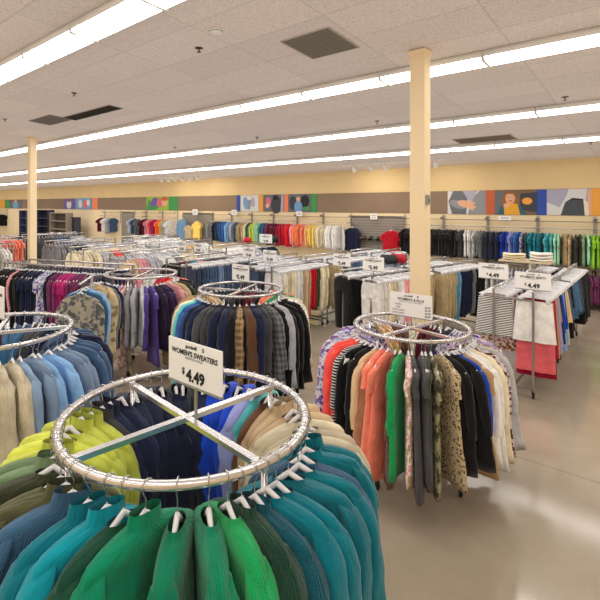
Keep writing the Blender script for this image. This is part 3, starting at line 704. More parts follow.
for k in range(6):
    xa = wx(213.5) + 1.13 * k
    wall_rail(xa, xa + 1.12, RZ, 'upper wall rail section, %s of the rainbow-sorted middle run' % ordinal(k + 1))
J = 'shirt'
wall_fill([(wx(215), wx(224), [(J, 'grey', 'plain'), (J, 'charcoal', 'camo'), (J, 'navy', 'plain')]), (wx(224), wx(236), [(J, 'denim blue', 'plain'), (J, 'blue', 'plain'), (J, 'blue', 'plain'), (J, 'sky blue', 'plain')]),
           (wx(236), wx(243.5), [(J, 'sky blue', 'plain'), (J, 'pale grey', 'plain'), (J, 'slate blue', 'plain')]), (wx(244), wx(254), [(J, 'brown', 'camo'), (J, 'khaki', 'plain'), (J, 'tan', 'camo'), (J, 'cream', 'plain')]),
           (wx(254), wx(259), [(J, 'forest green', 'plain'), (J, 'sage green', 'plain')]), (wx(259), wx(268), [(J, 'lime', 'plain'), (J, 'mint', 'plain'), (J, 'mint', 'plain')]), (wx(268), wx(275), [(J, 'slate blue', 'plain'), (J, 'plum', 'plain')]),
           (wx(275), wx(289), [(J, 'maroon', 'plain'), (J, 'maroon', 'plain'), (J, 'crimson', 'plain')]), (wx(289), wx(298), [(J, 'red', 'plain')]), (wx(298), wx(302), [(J, 'pink', 'plain')]), (wx(302), wx(315), [(J, 'orange', 'plain'), (J, 'salmon', 'plain'), (J, 'peach', 'plain')]),
           (wx(315), wx(323), [(J, 'yellow', 'plain')]), (wx(323), wx(348), [(J, 'cream', 'plain'), (J, 'white', 'plain'), (J, 'white', 'plain')])],
          RZ, Y1 - .30, 'rainbow-sorted wall rail', J, .068, 1.12)

SLAT = simple('slatwall_grey', (150, 142, 134), .6); SLATD = simple('slatwall_groove', (104, 98, 92), .7)
def slatwall(xa, xb, z0, z1, label):
    t = thing('slatwall_panel', label, 'display panel', (xa, Y1, 0), 0, 'slatwall panels on the back wall'); w = xb - xa
    mb = MB(); mb.box(0, w, -.02, -.011, z0, z1); build(mb, 'backing', SLATD, t)
    mb = MB(); n = int((z1 - z0) / .085)
    for k in range(n): mb.box(0, w, -.032, -.02, z0 + k * .085 + .012, z0 + (k + 1) * .085)
    build(mb, 'slat_face', SLAT, t)
    return t
slatwall(wx(351), wx(405), .15, 2.1, 'grey slatwall panel with a red top and navy jacket, left of column')
slatwall(wx(183), wx(213), .15, 2.1, 'distant grey slatwall panel with hanging pale blue shirt')
slatwall(wx(122), wx(134), .15, 2.1, 'small distant pale grey slatwall panel at the left')
def faceout(x, z, kind, col, pat, label, out=.32, scale=1.0, n=3, where=None):
    t = thing('faceout_arm', 'steel display arm holding the %s' % where, 'display arm', (x, Y1 - .032, z), 0, 'face-out arms on the slatwall')
    mb = MB(); mb.tube([(0, 0, 0), (0, -out, 0), (0, -out - .01, .025)], .010, 8); build(mb, 'arm', CHROME, t, smooth=True)
    mb = MB(); mb.box(-.03, .03, -.004, .004, -.04, .04); build(mb, 'plate', STEEL, t)
    for k in range(n):
        o = garment(kind, col, pat, (x, Y1 - .032 - out + .03 + k * .075, z), random.gauss(0, .04), 0, False, False, scale); del o['_d']
        o['label'] = label if k == 0 else label.replace('front', ['', 'second', 'third', 'fourth'][k]); o['group'] = 'clothes on slatwall arms'
faceout(wx(356), 1.82, 'sweater', 'navy', 'plain', 'front navy hooded jacket hung face-out on the grey slatwall', scale=1.1, where='navy jackets')
faceout(wx(395), 1.78, 'tee', 'red', 'plain', 'front bright red top hung face-out on the grey slatwall', scale=1.15, where='red tops')
faceout(wx(187), 1.95, 'shirt', 'sky blue', 'plain', 'front pale blue shirt face-out on the distant slatwall', scale=1.25, where='pale blue shirts', n=2)
faceout(wx(202), 1.85, 'tee', 'yellow', 'plain', 'front cream-yellow top face-out on the distant slatwall', scale=1.2, where='cream-yellow tops', n=2)
faceout(wx(194), 1.65, 'tee', 'khaki', 'plain', 'front khaki top face-out on the distant slatwall', scale=1.0, where='khaki tops', n=1)
# small wall cards
def wall_card(u, z, w, h, label):
    x = wx(u); t = thing('wall_sign', label, 'sign', (x, Y1 - .22, z), 0, 'small white cards over the wall rails')
    mb = MB(); mb.box(-w / 2, w / 2, -.006, 0, 0, h); build(mb, 'card', PAPER, t)
    mb = MB(); mb.box(-w * .35, w * .35, -.0075, -.006, h * .62, h * .72); mb.box(-w * .3, w * .3, -.0075, -.006, h * .3, h * .42); build(mb, 'printed_lines', INKG, t)
    mb = MB(); mb.box(-.006, .006, 0, .20, h * .3, h * .36); build(mb, 'clip_arm', STEEL, t)
wall_card(377, 2.0, .24, .17, 'small white sign on the grey slatwall between navy jacket and red top')
wall_card(507, 2.05, .30, .11, 'white sign card above the blue t-shirts on the back wall')
wall_card(303, 2.05, .26, .17, 'white sign card above the orange shirts on the back wall')
wall_card(199, 2.02, .34, .24, 'white sign card on the distant slatwall at left')
wall_card(238, 2.05, .30, .2, 'white sign card above the light blue wall shirts')

# shoe shelf on the slatwall
t = thing('wire_shelf', 'small dark wire shelf on the slatwall holding shoes', 'shelf', (wx(377), Y1 - .05, 1.33))
mb = MB(); mb.box(-.55, .55, -.26, 0, -.01, 0); build(mb, 'shelf_tray', DARKMETAL, t)
mb = MB()
for k in range(9): mb.box(-.55 + k * .136, -.544 + k * .136, -.26, -.254, 0, .09)
mb.box(-.55, .55, -.262, -.256, .085, .093); build(mb, 'front_guard', STEEL, t)
def shoe(x, y, z, rz, col, label):
    t = thing('shoe', label, 'shoe', (x, y, z), rz, 'shoes on the wire shelf')
    mb = MB(); R = []
    for k, (yy, w, h) in enumerate(((-.13, .02, .03), (-.11, .042, .045), (-.05, .048, .06), (0, .04, .085), (.07, .04, .11), (.12, .034, .105), (.13, .01, .09))):
        R.append([(w * cos(a), yy, .02 + h * .5 + h * .5 * sin(a)) for a in [2 * pi * i / 10 for i in range(10)]])
    mb.loft(R, True, True, True); m = simple('shoe_' + col.replace(' ', '_'), PAL[col], .45); build(mb, 'upper', m, t, smooth=True)
    mb = MB(); mb.box(-.042, .042, -.135, .13, 0, .022); build(mb, 'sole', RUBBER, t)
for k, (c, n) in enumerate((('brown', 'brown'), ('black', 'black'), ('black', 'black'), ('maroon', 'dark red'))):
    shoe(wx(377) - .4 + k * .26, Y1 - .19, 1.33, .2 * (k - 1), c, ('%s shoe on the wire shelf, %s from the left' % (n, ordinal(k + 1))))

# ------------------------------------------------------------------ distant left part of the back wall
for k, (ua, ub, col) in enumerate(((147, 163, 'pink'), (163, 178, 'orange'))):
    wall_rail(wx(ua), wx(ub), RZ + .02, 'distant wall rail of %s tops under the colourful poster' % ('pink' if k == 0 else 'orange'))
wall_fill([(wx(148), wx(153), [(T, 'black', 'plain'), (T, 'maroon', 'plain')]), (wx(153), wx(162), [(T, 'pink', 'plain'), (T, 'coral', 'plain'), (T, 'magenta', 'plain')]), (wx(163), wx(170), [(T, 'orange', 'plain'), (T, 'yellow', 'plain')]), (wx(170), wx(178), [(T, 'pale grey', 'plain'), (T, 'white', 'plain')])], RZ, Y1 - .3, 'distant rail under colourful poster', T, .15, 1.2)
wall_rail(wx(147), wx(178), 1.02, 'distant lower wall rail of pink tops', top=False)
wall_fill([(wx(148), wx(154), [(T, 'dark olive', 'plain')]), (wx(158), wx(177), [(T, 'salmon', 'plain'), (T, 'pink', 'floral'), (T, 'coral', 'plain'), (T, 'pink', 'plain')])], 1.02, Y1 - .3, 'distant lower rail of pink tops', T, .16, 1.2)
wall_rail(wx(105), wx(121), RZ, 'distant wall rail of pale tops at the left'); wall_rail(wx(135), wx(146), RZ, 'distant wall rail of grey tops at the left')
wall_fill([(wx(106), wx(112), [(T, 'maroon', 'plain'), (T, 'white', 'plain')]), (wx(112), wx(120), [(T, 'pale grey', 'plain'), (T, 'denim blue', 'plain')])], RZ, Y1 - .3, 'distant rail of pale tops', T, .2, 1.2)
wall_fill([(wx(136), wx(145), [(T, 'pale grey', 'plain'), (T, 'slate blue', 'plain'), (T, 'grey', 'plain')])], RZ, Y1 - .3, 'distant rail of grey tops', T, .2, 1.2)
wall_rail(wx(0) , wx(8), RZ, 'distant wall rail of dark tops at the left edge')
wall_fill([(wx(0), wx(8), [(T, 'black', 'plain'), (T, 'brown', 'plain'), (T, 'black', 'plain')])], RZ, Y1 - .3, 'distant rail of dark tops', T, .3, 1.3)
# tall grey display units seen far off behind the thin pale column
def display_unit(u0, u1, y, z1, c, label):
    a0 = (u0 - 262) / 460.0; a1 = (u1 - 262) / 460.0
    xa = y * (a0 * RGT[0] + FWD[0]) / (a0 * RGT[1] + FWD[1]); xb = y * (a1 * RGT[0] + FWD[0]) / (a1 * RGT[1] + FWD[1])
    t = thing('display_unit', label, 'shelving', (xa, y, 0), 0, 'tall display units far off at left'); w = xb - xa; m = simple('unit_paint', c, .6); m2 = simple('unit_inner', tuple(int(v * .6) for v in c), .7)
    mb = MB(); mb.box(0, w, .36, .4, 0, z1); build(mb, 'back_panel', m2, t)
    for x in (0, w - .04): mb = MB(); mb.box(x, x + .04, 0, .36, 0, z1); build(mb, 'side_panel', m, t)
    for k in range(5): mb = MB(); mb.box(.04, w - .04, 0, .36, .1 + k * (z1 - .14) / 4, .14 + k * (z1 - .14) / 4); build(mb, 'shelf', m, t)
display_unit(36, 48, 12.4, 2.15, (52, 58, 84), 'tall dark navy shelving unit right of the thin pale column')
display_unit(49.5, 66, 12.2, 2.0, (150, 138, 124), 'wide tan-grey shelving unit far off at left')
display_unit(67, 74, 12.5, 1.75, (60, 64, 84), 'low dark shelving unit right of the tan-grey unit')
display_unit(19, 26, 12.4, 2.1, (70, 78, 110), 'tall blue-grey shelving unit left of the thin pale column')

# ================================================================== ROUND RACKS
# 1 nearest
c1 = (-1.61, 1.32, 1.52, .53)
def bar_angle(c, u, v):      # which way a crossbar end seen at (u, v) lies from the rack centre
    t = 460 * (CAMH - c[2]) / (v - 205.0); a = (u - 262) / 460.0
    return atan2(t * (a * RGT[1] + FWD[1]) - c[1], t * (a * RGT[0] + FWD[0]) - c[0])
round_rack(*c1, 'large chrome round rack of sweaters, nearest, with a $4.49 sign', bar_angle(c1, 268, 384), .0175)
W1 = 'the nearest round rack'
kh = 'knit_hi'
ring_fill(c1[0], c1[1], c1[2], c1[3], [
    (36, 76, [(kh, 'teal', 'plain'), (kh, 'teal', 'knit'), (kh, 'teal', 'plain'), (kh, 'slate blue', 'knit'), (kh, 'teal', 'plain'), (kh, 'teal', 'plain')]),
    (76, 104, [(kh, 'cream', 'knit')]), (104, 122, [(kh, 'beige', 'knit'), (kh, 'beige', 'plain')]), (122, 131, [(kh, 'brown', 'plain')]),
    (131, 141, [(kh, 'aqua', 'plain')]), (141, 150, [(kh, 'periwinkle', 'plain'), (kh, 'sky blue', 'plain')]), (150, 172, [(kh, 'royal blue', 'plain')]),
    (172, 228, [(kh, 'navy', 'plain')]), (228, 238, [(kh, 'charcoal', 'plain'), (kh, 'navy', 'plain')]), (238, 274, [(kh, 'lime', 'knit'), (kh, 'lime', 'plain')]),
    (274, 288, [(kh, 'sage green', 'knit')]), (288, 312, [(kh, 'dark olive', 'knit'), (kh, 'olive', 'plain')]), (312, 329, [(kh, 'slate blue', 'knit'), (kh, 'teal', 'plain')])],
    W1, 48, .07, scale=1.06, lean=.10, twist=22, extra=[(-29, -24, kh, 'turquoise', 'plain'), (-22, -22, kh, 'forest green', 'plain'), (-14, -30, kh, 'emerald green', 'plain'), (-3, -8, kh, 'emerald green', 'plain'),
     (8, -2, kh, 'emerald green', 'knit'), (15, 6, kh, 'bright green', 'knit'), (20.5, 10, kh, 'forest green', 'knit'), (26, 14, kh, 'dark teal', 'knit'), (31.5, 20, kh, 'teal', 'plain')])
sign((c1[0] + .033, c1[1] + .028, 1.64), .36, .195, c1[2] - .005, "white sign reading WOMEN'S SWEATERS $4.49 above the nearest round rack", lines_price("WOMEN'S SWEATERS", '4.49'))

# 2 the many-coloured rack in front of the column
c2 = (-1.765, 4.09, 1.335, .497)
round_rack(*c2, 'chrome round rack of many-coloured blouses in front of the cream column', bar_angle(c2, 434, 320))
B = 'blouse'; D_ = 'dress'
front = [(B, 'periwinkle', 'floral'), (B, 'sky blue', 'floral'), (B, 'plum', 'floral'), (B, 'coral', 'plain'), (B, 'coral', 'plain'), (B, 'coral', 'plain'), (B, 'white', 'stripe'), (B, 'black', 'plain'), (B, 'black', 'plain'), (B, 'beige', 'plain'), (D_, 'salmon', 'plain'), (D_, 'salmon', 'plain'),
         (B, 'brown', 'leopard'), (B, 'bright green', 'plain'), (D_, 'pink', 'floral'), (B, 'sage green', 'floral'), (D_, 'charcoal', 'plain'), (D_, 'charcoal', 'plain'), (D_, 'dark olive', 'plain'), (D_, 'olive', 'camo'), (D_, 'khaki', 'leopard'), (B, 'black', 'plain'), (B, 'black', 'plain'), (B, 'royal blue', 'plain'),
         (D_, 'tan', 'plain'), (B, 'white', 'plain'), (B, 'white', 'plain'), (B, 'cream', 'plain'), (B, 'sky blue', 'plain'), (B, 'plum', 'floral'), (B, 'pale grey', 'plain'), (B, 'beige', 'leopard'), (B, 'black', 'floral'), (B, 'lavender', 'plain')]
ring_fill(c2[0], c2[1], c2[2], c2[3], [(-84, 98, front), (98, 276, [(B, 'lavender', 'floral'), (B, 'blue', 'floral'), (B, 'charcoal', 'plain'), (B, 'maroon', 'plain'), (B, 'cream', 'floral'), (B, 'brown', 'leopard'), (B, 'orange', 'floral'), (B, 'denim blue', 'floral'), (B, 'royal blue', 'floral'), (B, 'sky blue', 'floral')])],
          'the blouse round rack', 62, .10, tagp=.06, scale=1.06, lean=.15)
hd = [('goodwill', -.05, .885, .08, INK, .8), ("WOMEN'S & PLUS", 0, .73, .11, INK, 1.0), ('BLOUSES  SHIRTS  TANK TOPS', 0, .62, .055, INKG, 0)]
for k in range(4):
    hd += [(['TANKS', 'TEES', 'SHORT SLEEVE', 'LONG SLEEVE'][k], -.3, .49 - .125 * k, .07, INKG, .4), (['$3.49', '$3.99', '$4.49', '$4.99'][k], .4, .49 - .125 * k, .08, INK, .8)]
sign((c2[0], c2[1], 1.42), .40, .215, c2[2] - .005, 'white multi-line price list sign in front of the cream column base', hd)

# 3 dark jackets
c3 = (-4.11, 4.27, 1.37, .53)
round_rack(*c3, 'chrome round rack of dark jackets and blazers in the middle', radians(20))
JK = 'jacket'
ring_fill(c3[0], c3[1], c3[2], c3[3], [(-88, 95, [(JK, 'cream', 'plain'), (JK, 'cream', 'plain'), (JK, 'aqua', 'plain'), (JK, 'blue', 'plain'), (JK, 'navy', 'plain'), (JK, 'navy', 'plain'), (JK, 'charcoal', 'plain'), (JK, 'charcoal', 'plain'), (JK, 'navy', 'plain'), (JK, 'navy', 'plain'), (JK, 'black', 'plain'), (JK, 'tan', 'check'), (JK, 'brown', 'plain'), (JK, 'navy', 'plain'), (JK, 'charcoal', 'plain'),
            (JK, 'grey', 'check'), (JK, 'black', 'plain'), (JK, 'pale grey', 'plain'), (JK, 'black', 'plain'), (JK, 'black', 'plain'), (JK, 'black', 'plain'), (JK, 'black', 'plain'), (JK, 'white', 'leopard'), (JK, 'cream', 'plain')]),
            (95, 272, [(JK, 'bright green', 'plain'), (JK, 'salmon', 'plain'), (JK, 'black', 'plain'), (JK, 'maroon', 'plain'), (JK, 'black', 'plain'), (JK, 'charcoal', 'plain'), (JK, 'navy', 'plain'), (JK, 'beige', 'plain'), (JK, 'tan', 'plain')])],
          'the jacket round rack', 52, .05, scale=1.12, lean=.12)
sign((c3[0], c3[1], 1.475), .30, .21, c3[2] - .005, 'white price sign above the round rack of dark jackets', lines_price("WOMEN'S JACKETS", '5.49'))

# 4 left edge
c4 = (-3.86, 1.31, 1.49, .53)
round_rack(*c4, 'chrome round rack cut by the left edge, holding blue knitwear', radians(62))
SW = 'sweater'
ring_fill(c4[0], c4[1], c4[2], c4[3], [(-20, 10, [(SW, 'cream', 'knit')]), (10, 58, [(SW, 'pale denim', 'plain'), (SW, 'sky blue', 'plain'), (SW, 'pale denim', 'knit')]), (58, 128, [(SW, 'denim blue', 'plain'), (SW, 'navy', 'plain'), (SW, 'denim blue', 'plain'), (SW, 'navy', 'plain')]),
            (128, 200, [(SW, 'charcoal', 'plain'), (SW, 'slate blue', 'plain'), (SW, 'maroon', 'plain')]), (200, 250, [(SW, 'forest green', 'floral'), (SW, 'maroon', 'plain')]), (250, 340, [(SW, 'charcoal', 'knit')])],
          'the left-edge round rack', 48, .06, scale=1.08, lean=.1)
sign((-3.86, 1.31, 1.60), .34, .24, c4[2] - .005, 'white price sign cut off by the left edge of the view', lines_price("WOMEN'S SWEATERS", '4.49'))

# 5 far left-centre
c5 = (-6.05, 4.08, 1.40, .53)
round_rack(*c5, 'chrome round rack of purple and pastel tops, farthest to the back left', radians(35))
ring_fill(c5[0], c5[1], c5[2], c5[3], [(-110, 66, [(B, 'pale grey', 'plain'), (B, 'sky blue', 'plain'), (B, 'white', 'leopard'), (B, 'teal', 'plain'), (B, 'black', 'plain'), (D_, 'black', 'plain'), (B, 'periwinkle', 'plain'), (D_, 'periwinkle', 'plain'), (B, 'pink', 'leopard'), (D_, 'pink', 'floral'), (B, 'grey', 'plain'), (B, 'pale grey', 'plain'), (B, 'purple', 'plain'), (D_, 'purple', 'plain'), (B, 'dark purple', 'plain'), (B, 'dark purple', 'plain'), (B, 'pink', 'plain'), (D_, 'beige', 'plain'), (B, 'beige', 'plain')]),
            (66, 150, [(B, 'dark olive', 'plain'), (B, 'black', 'plain'), (B, 'salmon', 'plain'), (B, 'red', 'plain'), (B, 'red', 'plain'), (B, 'red', 'plain')]), (150, 250, [(B, 'white', 'plain'), (B, 'pink', 'plain'), (B, 'grey', 'plain'), (B, 'coral', 'plain')])],
          'the purple-top round rack', 48, .05, scale=1.12, lean=.12)

# ================================================================== STRAIGHT RACKS
FS = 'far_shirt'; TR = 'trousers'; JE = 'jeans'; SK = 'skirt'; LS = 'longskirt'
ZR = 1.35
# skirts, right
r = straight_rack(-1.49, 6.62, 0, 1.75, ZR, .46, 'two-rail rack of skirts nearest the right side of the view')
rail_fill(r, .23, 1.75, ZR, [('sk_mid', 'white', 'plain', 1), ('sk_long', 'coral pink', 'plain', 1), ('maxi', 'crimson', 'plain', 1), (LS, 'crimson', 'plain', 2), (LS, 'khaki', 'plain', 2), (LS, 'lavender', 'plain', 2), (SK, 'tan', 'plain', 1), (LS, 'navy', 'plain', 2), (SK, 'royal blue', 'plain', 2), (LS, 'sky blue', 'denim', 2), (SK, 'navy', 'plain', 1), (LS, 'cream', 'plain', 2), (SK, 'beige', 'plain', 2), (SK, 'denim blue', 'denim', 3), (LS, 'black', 'plain', 2), (SK, 'black', 'plain', 4)], 'right rail of skirt rack', .062, .05, jitter=.05)
rail_fill(r, -.23, 1.75, ZR, [('sk_mid', 'white', 'stripe', 1), ('sk_mid', 'white', 'plain', 2), (LS, 'crimson', 'floral', 2), (SK, 'magenta', 'floral', 3), (LS, 'maroon', 'plain', 2), (SK, 'beige', 'floral', 2), (SK, 'charcoal', 'plain', 3), (LS, 'pink', 'floral', 2), (SK, 'tan', 'leopard', 2), (SK, 'grey', 'plain', 4), (SK, 'white', 'floral', 3)], 'left rail of skirt rack', .062, .05)
r = straight_rack(-1.49, 8.58, 0, 1.75, ZR, .46, 'two-rail rack of dark skirts behind the front skirt rack')
rail_fill(r, .23, 1.75, ZR, [(SK, 'slate blue', 'denim', 6), (SK, 'dark denim', 'denim', 6), (LS, 'black', 'plain', 14)], 'right rail of rear skirt rack', .066)
rail_fill(r, -.23, 1.75, ZR, [(SK, 'grey', 'plain', 8), (SK, 'charcoal', 'plain', 6), (SK, 'black', 'plain', 12)], 'left rail of rear skirt rack', .066)
sign((-1.72, 6.60, 1.475), .36, .20, ZR - .02, 'white price sign on the left post of the skirt rack', lines_price("WOMEN'S SKIRTS", '4.49'))
sign((-1.26, 6.60, 1.385), .40, .215, ZR - .02, 'white price sign on the right post of the skirt rack', lines_price("WOMEN'S SKIRTS", '4.49'))
# top shelf with folded linen at the far end of the skirt rack
t = thing('rack_shelf', 'pale wooden board set across the far skirt rack', 'shelf', (-1.84, 9.15, 0))
mb = MB(); mb.box(-.40, .40, -.25, .25, 1.455, 1.48); build(mb, 'board', simple('pale_board', (206, 190, 160), .5), t)
mb = MB(); mb.box(.07, .10, -.2, .2, ZR + .012, 1.455); mb.box(.56, .59, -.02, .02, ZR + .012, 1.37); build(mb, 'riser', WHITEP, t)
def folded(x, y, z, w, d, h, c, label, grp):
    t = thing('folded_cloth', label, 'folded cloth', (x, y, z), random.uniform(-.2, .2), grp)
    m = simple('folded_' + str(c[0]), c, .9)
    n = 3
    for k in range(n):
        mb = MB(); R = []
        for i in range(13):
            f = i / 12; xx = -w / 2 + w * f; e = (1 - abs(2 * f - 1) ** 4) ** .5 if 0 < f < 1 else .25
            hh = h / n; R.append([(xx, d / 2 * e * cos(a) * (1 - .04 * k), hh * k + hh * .5 + hh * .52 * sin(a) + .006 * sin(7 * f + k)) for a in [2 * pi * j / 12 for j in range(12)]])
        mb.loft(R, True, True, True); build(mb, 'fold_layer', m, t, smooth=True)
folded(-2.04, 9.15, 1.48, .36, .3, .11, (236, 222, 190), 'folded cream cloth at the left of the board over the skirts', 'folded cloths on the board')
folded(-1.62, 9.15, 1.48, .34, .32, .15, (238, 232, 222), 'folded white cloth at the right of the board over the skirts', 'folded cloths on the board')

# trousers rack, centre right
rzP = -radians(12)
def along(x, y, rz, d): return x - d * sin(rz), y + d * cos(rz)
r = straight_rack(-3.81, 6.70, rzP, 1.5, ZR, .62, 'two-rail trouser rack left of the column, white trousers at its near end')
rail_fill(r, .31, 1.5, ZR, [(TR, 'white', 'plain', 4), (TR, 'cream', 'plain', 4), (TR, 'white', 'plain', 3), (TR, 'pink', 'plain', 2), (TR, 'salmon', 'plain', 2), (TR, 'crimson', 'plain', 3), (TR, 'maroon', 'plain', 2), (TR, 'khaki', 'plain', 8)], 'right rail of trouser rack', .06, -.02)
rail_fill(r, -.31, 1.5, ZR, [(TR, 'black', 'plain', 9), (TR, 'charcoal', 'plain', 5), (TR, 'black', 'plain', 12)], 'left rail of trouser rack', .06, -.02)
x, y = along(-3.81, 6.70, rzP, 1.68)
r = straight_rack(x, y, rzP, 1.5, ZR, .62, 'two-rail trouser rack of khaki and navy pairs, behind the cream column')
rail_fill(r, .31, 1.5, ZR, [(TR, 'khaki', 'plain', 8), (TR, 'turquoise', 'plain', 1), (TR, 'pale denim', 'plain', 1), (TR, 'navy', 'plain', 7), (TR, 'grey', 'plain', 2), (TR, 'black', 'plain', 8)], 'right rail of rear trouser rack', .06)
rail_fill(r, -.31, 1.5, ZR, [(TR, 'black', 'plain', 12), (TR, 'navy', 'plain', 12)], 'left rail of rear trouser rack', .066)
# cream trousers rack
rzB = -radians(3)
r = straight_rack(-5.62, 6.36, rzB, 1.5, ZR, .56, 'two-rail rack of cream trousers with a red pair, centre')
rail_fill(r, .28, 1.5, ZR, [(TR, 'white', 'plain', 3), (TR, 'cream', 'plain', 5), (TR, 'white', 'plain', 3), (TR, 'beige', 'plain', 4), (TR, 'red', 'plain', 3), (TR, 'olive', 'plain', 2), (TR, 'cream', 'plain', 6)], 'right rail of cream trouser rack', .06)
rail_fill(r, -.28, 1.5, ZR, [(JE, 'dark denim', 'denim', 8), (JE, 'denim blue', 'denim', 16)], 'left rail of cream trouser rack', .066)
x, y = along(-5.62, 6.36, rzB, 1.68)
r = straight_rack(x, y, rzB, 1.5, ZR, .56, 'two-rail rack of grey and pale denim trousers behind the cream trousers')
rail_fill(r, .28, 1.5, ZR, [(TR, 'khaki', 'plain', 3), (TR, 'cream', 'plain', 2), (TR, 'charcoal', 'plain', 2), (TR, 'grey', 'plain', 4), (JE, 'denim blue', 'denim', 5), (JE, 'pale denim', 'denim', 9)], 'right rail of grey trouser rack', .06)
rail_fill(r, -.28, 1.5, ZR, [(JE, 'pale denim', 'denim', 12), (JE, 'denim blue', 'denim', 12)], 'left rail of grey trouser rack', .066)
# third one, farther
x, y = along(-5.62, 6.36, rzB, 3.4)
r = straight_rack(x, y, rzB, 1.4, ZR, .56, 'two-rail jeans rack farthest back near the rainbow wall rail')
rail_fill(r, .28, 1.4, ZR, [(JE, 'pale denim', 'denim', 10), (JE, 'denim blue', 'denim', 12)], 'right rail of far jeans rack', .07, hook=False)
rail_fill(r, -.28, 1.4, ZR, [(JE, 'dark denim', 'denim', 20)], 'left rail of far jeans rack', .07, hook=False)
# jeans rack
r = straight_rack(-6.62, 5.2, 0, 1.5, 1.47, .56, 'two-rail rack of blue jeans behind the jacket round rack')
rail_fill(r, .28, 1.5, 1.47, [(JE, 'dark denim', 'denim', 5), (JE, 'denim blue', 'denim', 5), (JE, 'pale denim', 'denim', 2), (JE, 'denim blue', 'denim', 6), (JE, 'dark denim', 'denim', 8)], 'right rail of jeans rack', .062)
rail_fill(r, -.28, 1.5, 1.47, [(S, 'black', 'plain', 4), (S, 'maroon', 'plain', 4), (S, 'turquoise', 'plain', 3), (S, 'pink', 'plain', 2), (S, 'charcoal', 'plain', 10)], 'left rail of jeans rack', .066)
r = straight_rack(-6.62, 6.92, 0, 1.5, ZR, .56, 'two-rail rack of jeans behind the front jeans rack')
rail_fill(r, .28, 1.5, ZR, [(JE, 'denim blue', 'denim', 10), (JE, 'dark denim', 'denim', 14)], 'right rail of rear jeans rack', .066, hook=False)
rail_fill(r, -.28, 1.5, ZR, [(JE, 'denim blue', 'denim', 24)], 'left rail of rear jeans rack', .07, hook=False)
# farther left racks
def far_rack(x, y, rz, L, W, z, label, itR, itL, nm, sp=.075):
    r = straight_rack(x, y, rz, L, z, W, label)
    rail_fill(r, W / 2, L, z, itR, 'right rail of ' + nm, sp, hook=False); rail_fill(r, -W / 2, L, z, itL, 'left rail of ' + nm, sp + .01, hook=False)
far_rack(-8.4, 5.1, 0, 1.8, .6, 1.45, 'two-rail rack of white and pink tops beyond the purple-top round rack', [(FS, 'beige', 'plain', 3), (FS, 'pink', 'plain', 3), (FS, 'pale grey', 'plain', 4), (FS, 'white', 'plain', 5), (FS, 'grey', 'camo', 3), (FS, 'cream', 'plain', 8)], [(FS, 'pale grey', 'plain', 24)], 'white and pink rack')
far_rack(-8.1, 7.6, 0, 1.8, .6, 1.45, 'two-rail rack of white shirts in the middle distance', [(S, 'white', 'plain', 9), (S, 'pale grey', 'plain', 6), (S, 'navy', 'plain', 8)], [(S, 'white', 'plain', 22)], 'white shirt rack')
far_rack(-10.3, 5.2, 0, 1.8, .6, 1.45, 'two-rail rack of cream and coral tops far behind the purple round rack', [(S, 'cream', 'plain', 5), (S, 'pale grey', 'plain', 4), (S, 'coral', 'plain', 3), (S, 'grey', 'camo', 3), (S, 'white', 'plain', 8)], [(S, 'cream', 'plain', 20)], 'cream and coral rack')
far_rack(-10.3, 7.3, 0, 1.8, .6, 1.45, 'two-rail rack of pale tops under the distant slatwall', [(T, 'white', 'plain', 8), (T, 'beige', 'plain', 8), (T, 'white', 'plain', 6)], [(T, 'pale grey', 'plain', 20)], 'pale top rack')
far_rack(-12.6, 5.6, 0, 1.8, .6, 1.45, 'two-rail rack of grey and navy tops beside the thin pale column', [(FS, 'grey', 'plain', 6), (FS, 'navy', 'plain', 5), (FS, 'pale grey', 'plain', 10)], [(FS, 'grey', 'plain', 20)], 'grey and navy rack', .08)
far_rack(-12.6, 8.0, 0, 1.8, .6, 1.45, 'two-rail rack of white tops far off, before the shelving units', [(S, 'white', 'plain', 20)], [(S, 'pale grey', 'plain', 20)], 'far white rack', .09)
far_rack(-15.2, 6.0, 0, 1.8, .6, 1.5, 'two-rail rack of charcoal tops in the far left distance', [(FS, 'charcoal', 'plain', 8), (FS, 'denim blue', 'plain', 6), (FS, 'pale grey', 'plain', 8)], [(FS, 'charcoal', 'plain', 18)], 'far charcoal rack', .09)
far_rack(-14.8, 3.9, 0, 1.8, .6, 1.5, 'two-rail rack of pink and salmon tops at the far left edge', [(T, 'pink', 'plain', 6), (T, 'coral', 'plain', 5), (T, 'salmon', 'plain', 8)], [(T, 'pink', 'plain', 18)], 'far pink rack', .09)
far_rack(-12.2, 2.9, 0, 1.5, .6, 1.5, 'two-rail rack of pale grey tops left of the thin column', [(T, 'pale grey', 'plain', 6), (T, 'white', 'plain', 10)], [(T, 'white', 'plain', 16)], 'left pale grey rack', .09)
# broadside rack of dresses behind the left-edge round rack
rzE = -radians(90 - 21)
r = straight_rack(-8.28, 3.13, rzE, 2.15, 1.5, .5, 'long two-rail rack of black, floral and purple dresses at left')
rail_fill(r, .25, 2.15, 1.5, [(D_, 'black', 'plain', 5), (B, 'pink', 'plain', 1), (B, 'black', 'plain', 3), (D_, 'navy', 'plain', 6), (D_, 'sky blue', 'floral', 3), (B, 'navy', 'plain', 1), (B, 'plum', 'plain', 3), (D_, 'magenta', 'plain', 4), (D_, 'plum', 'plain', 2), (D_, 'plum', 'plain', 2), (B, 'dark purple', 'plain', 3), (D_, 'navy', 'plain', 3)], 'near rail of dress rack', .058, tagp=.1)
rail_fill(r, -.25, 2.15, 1.5, [(B, 'charcoal', 'plain', 12), (B, 'navy', 'plain', 14)], 'far rail of dress rack', .08, hook=False)
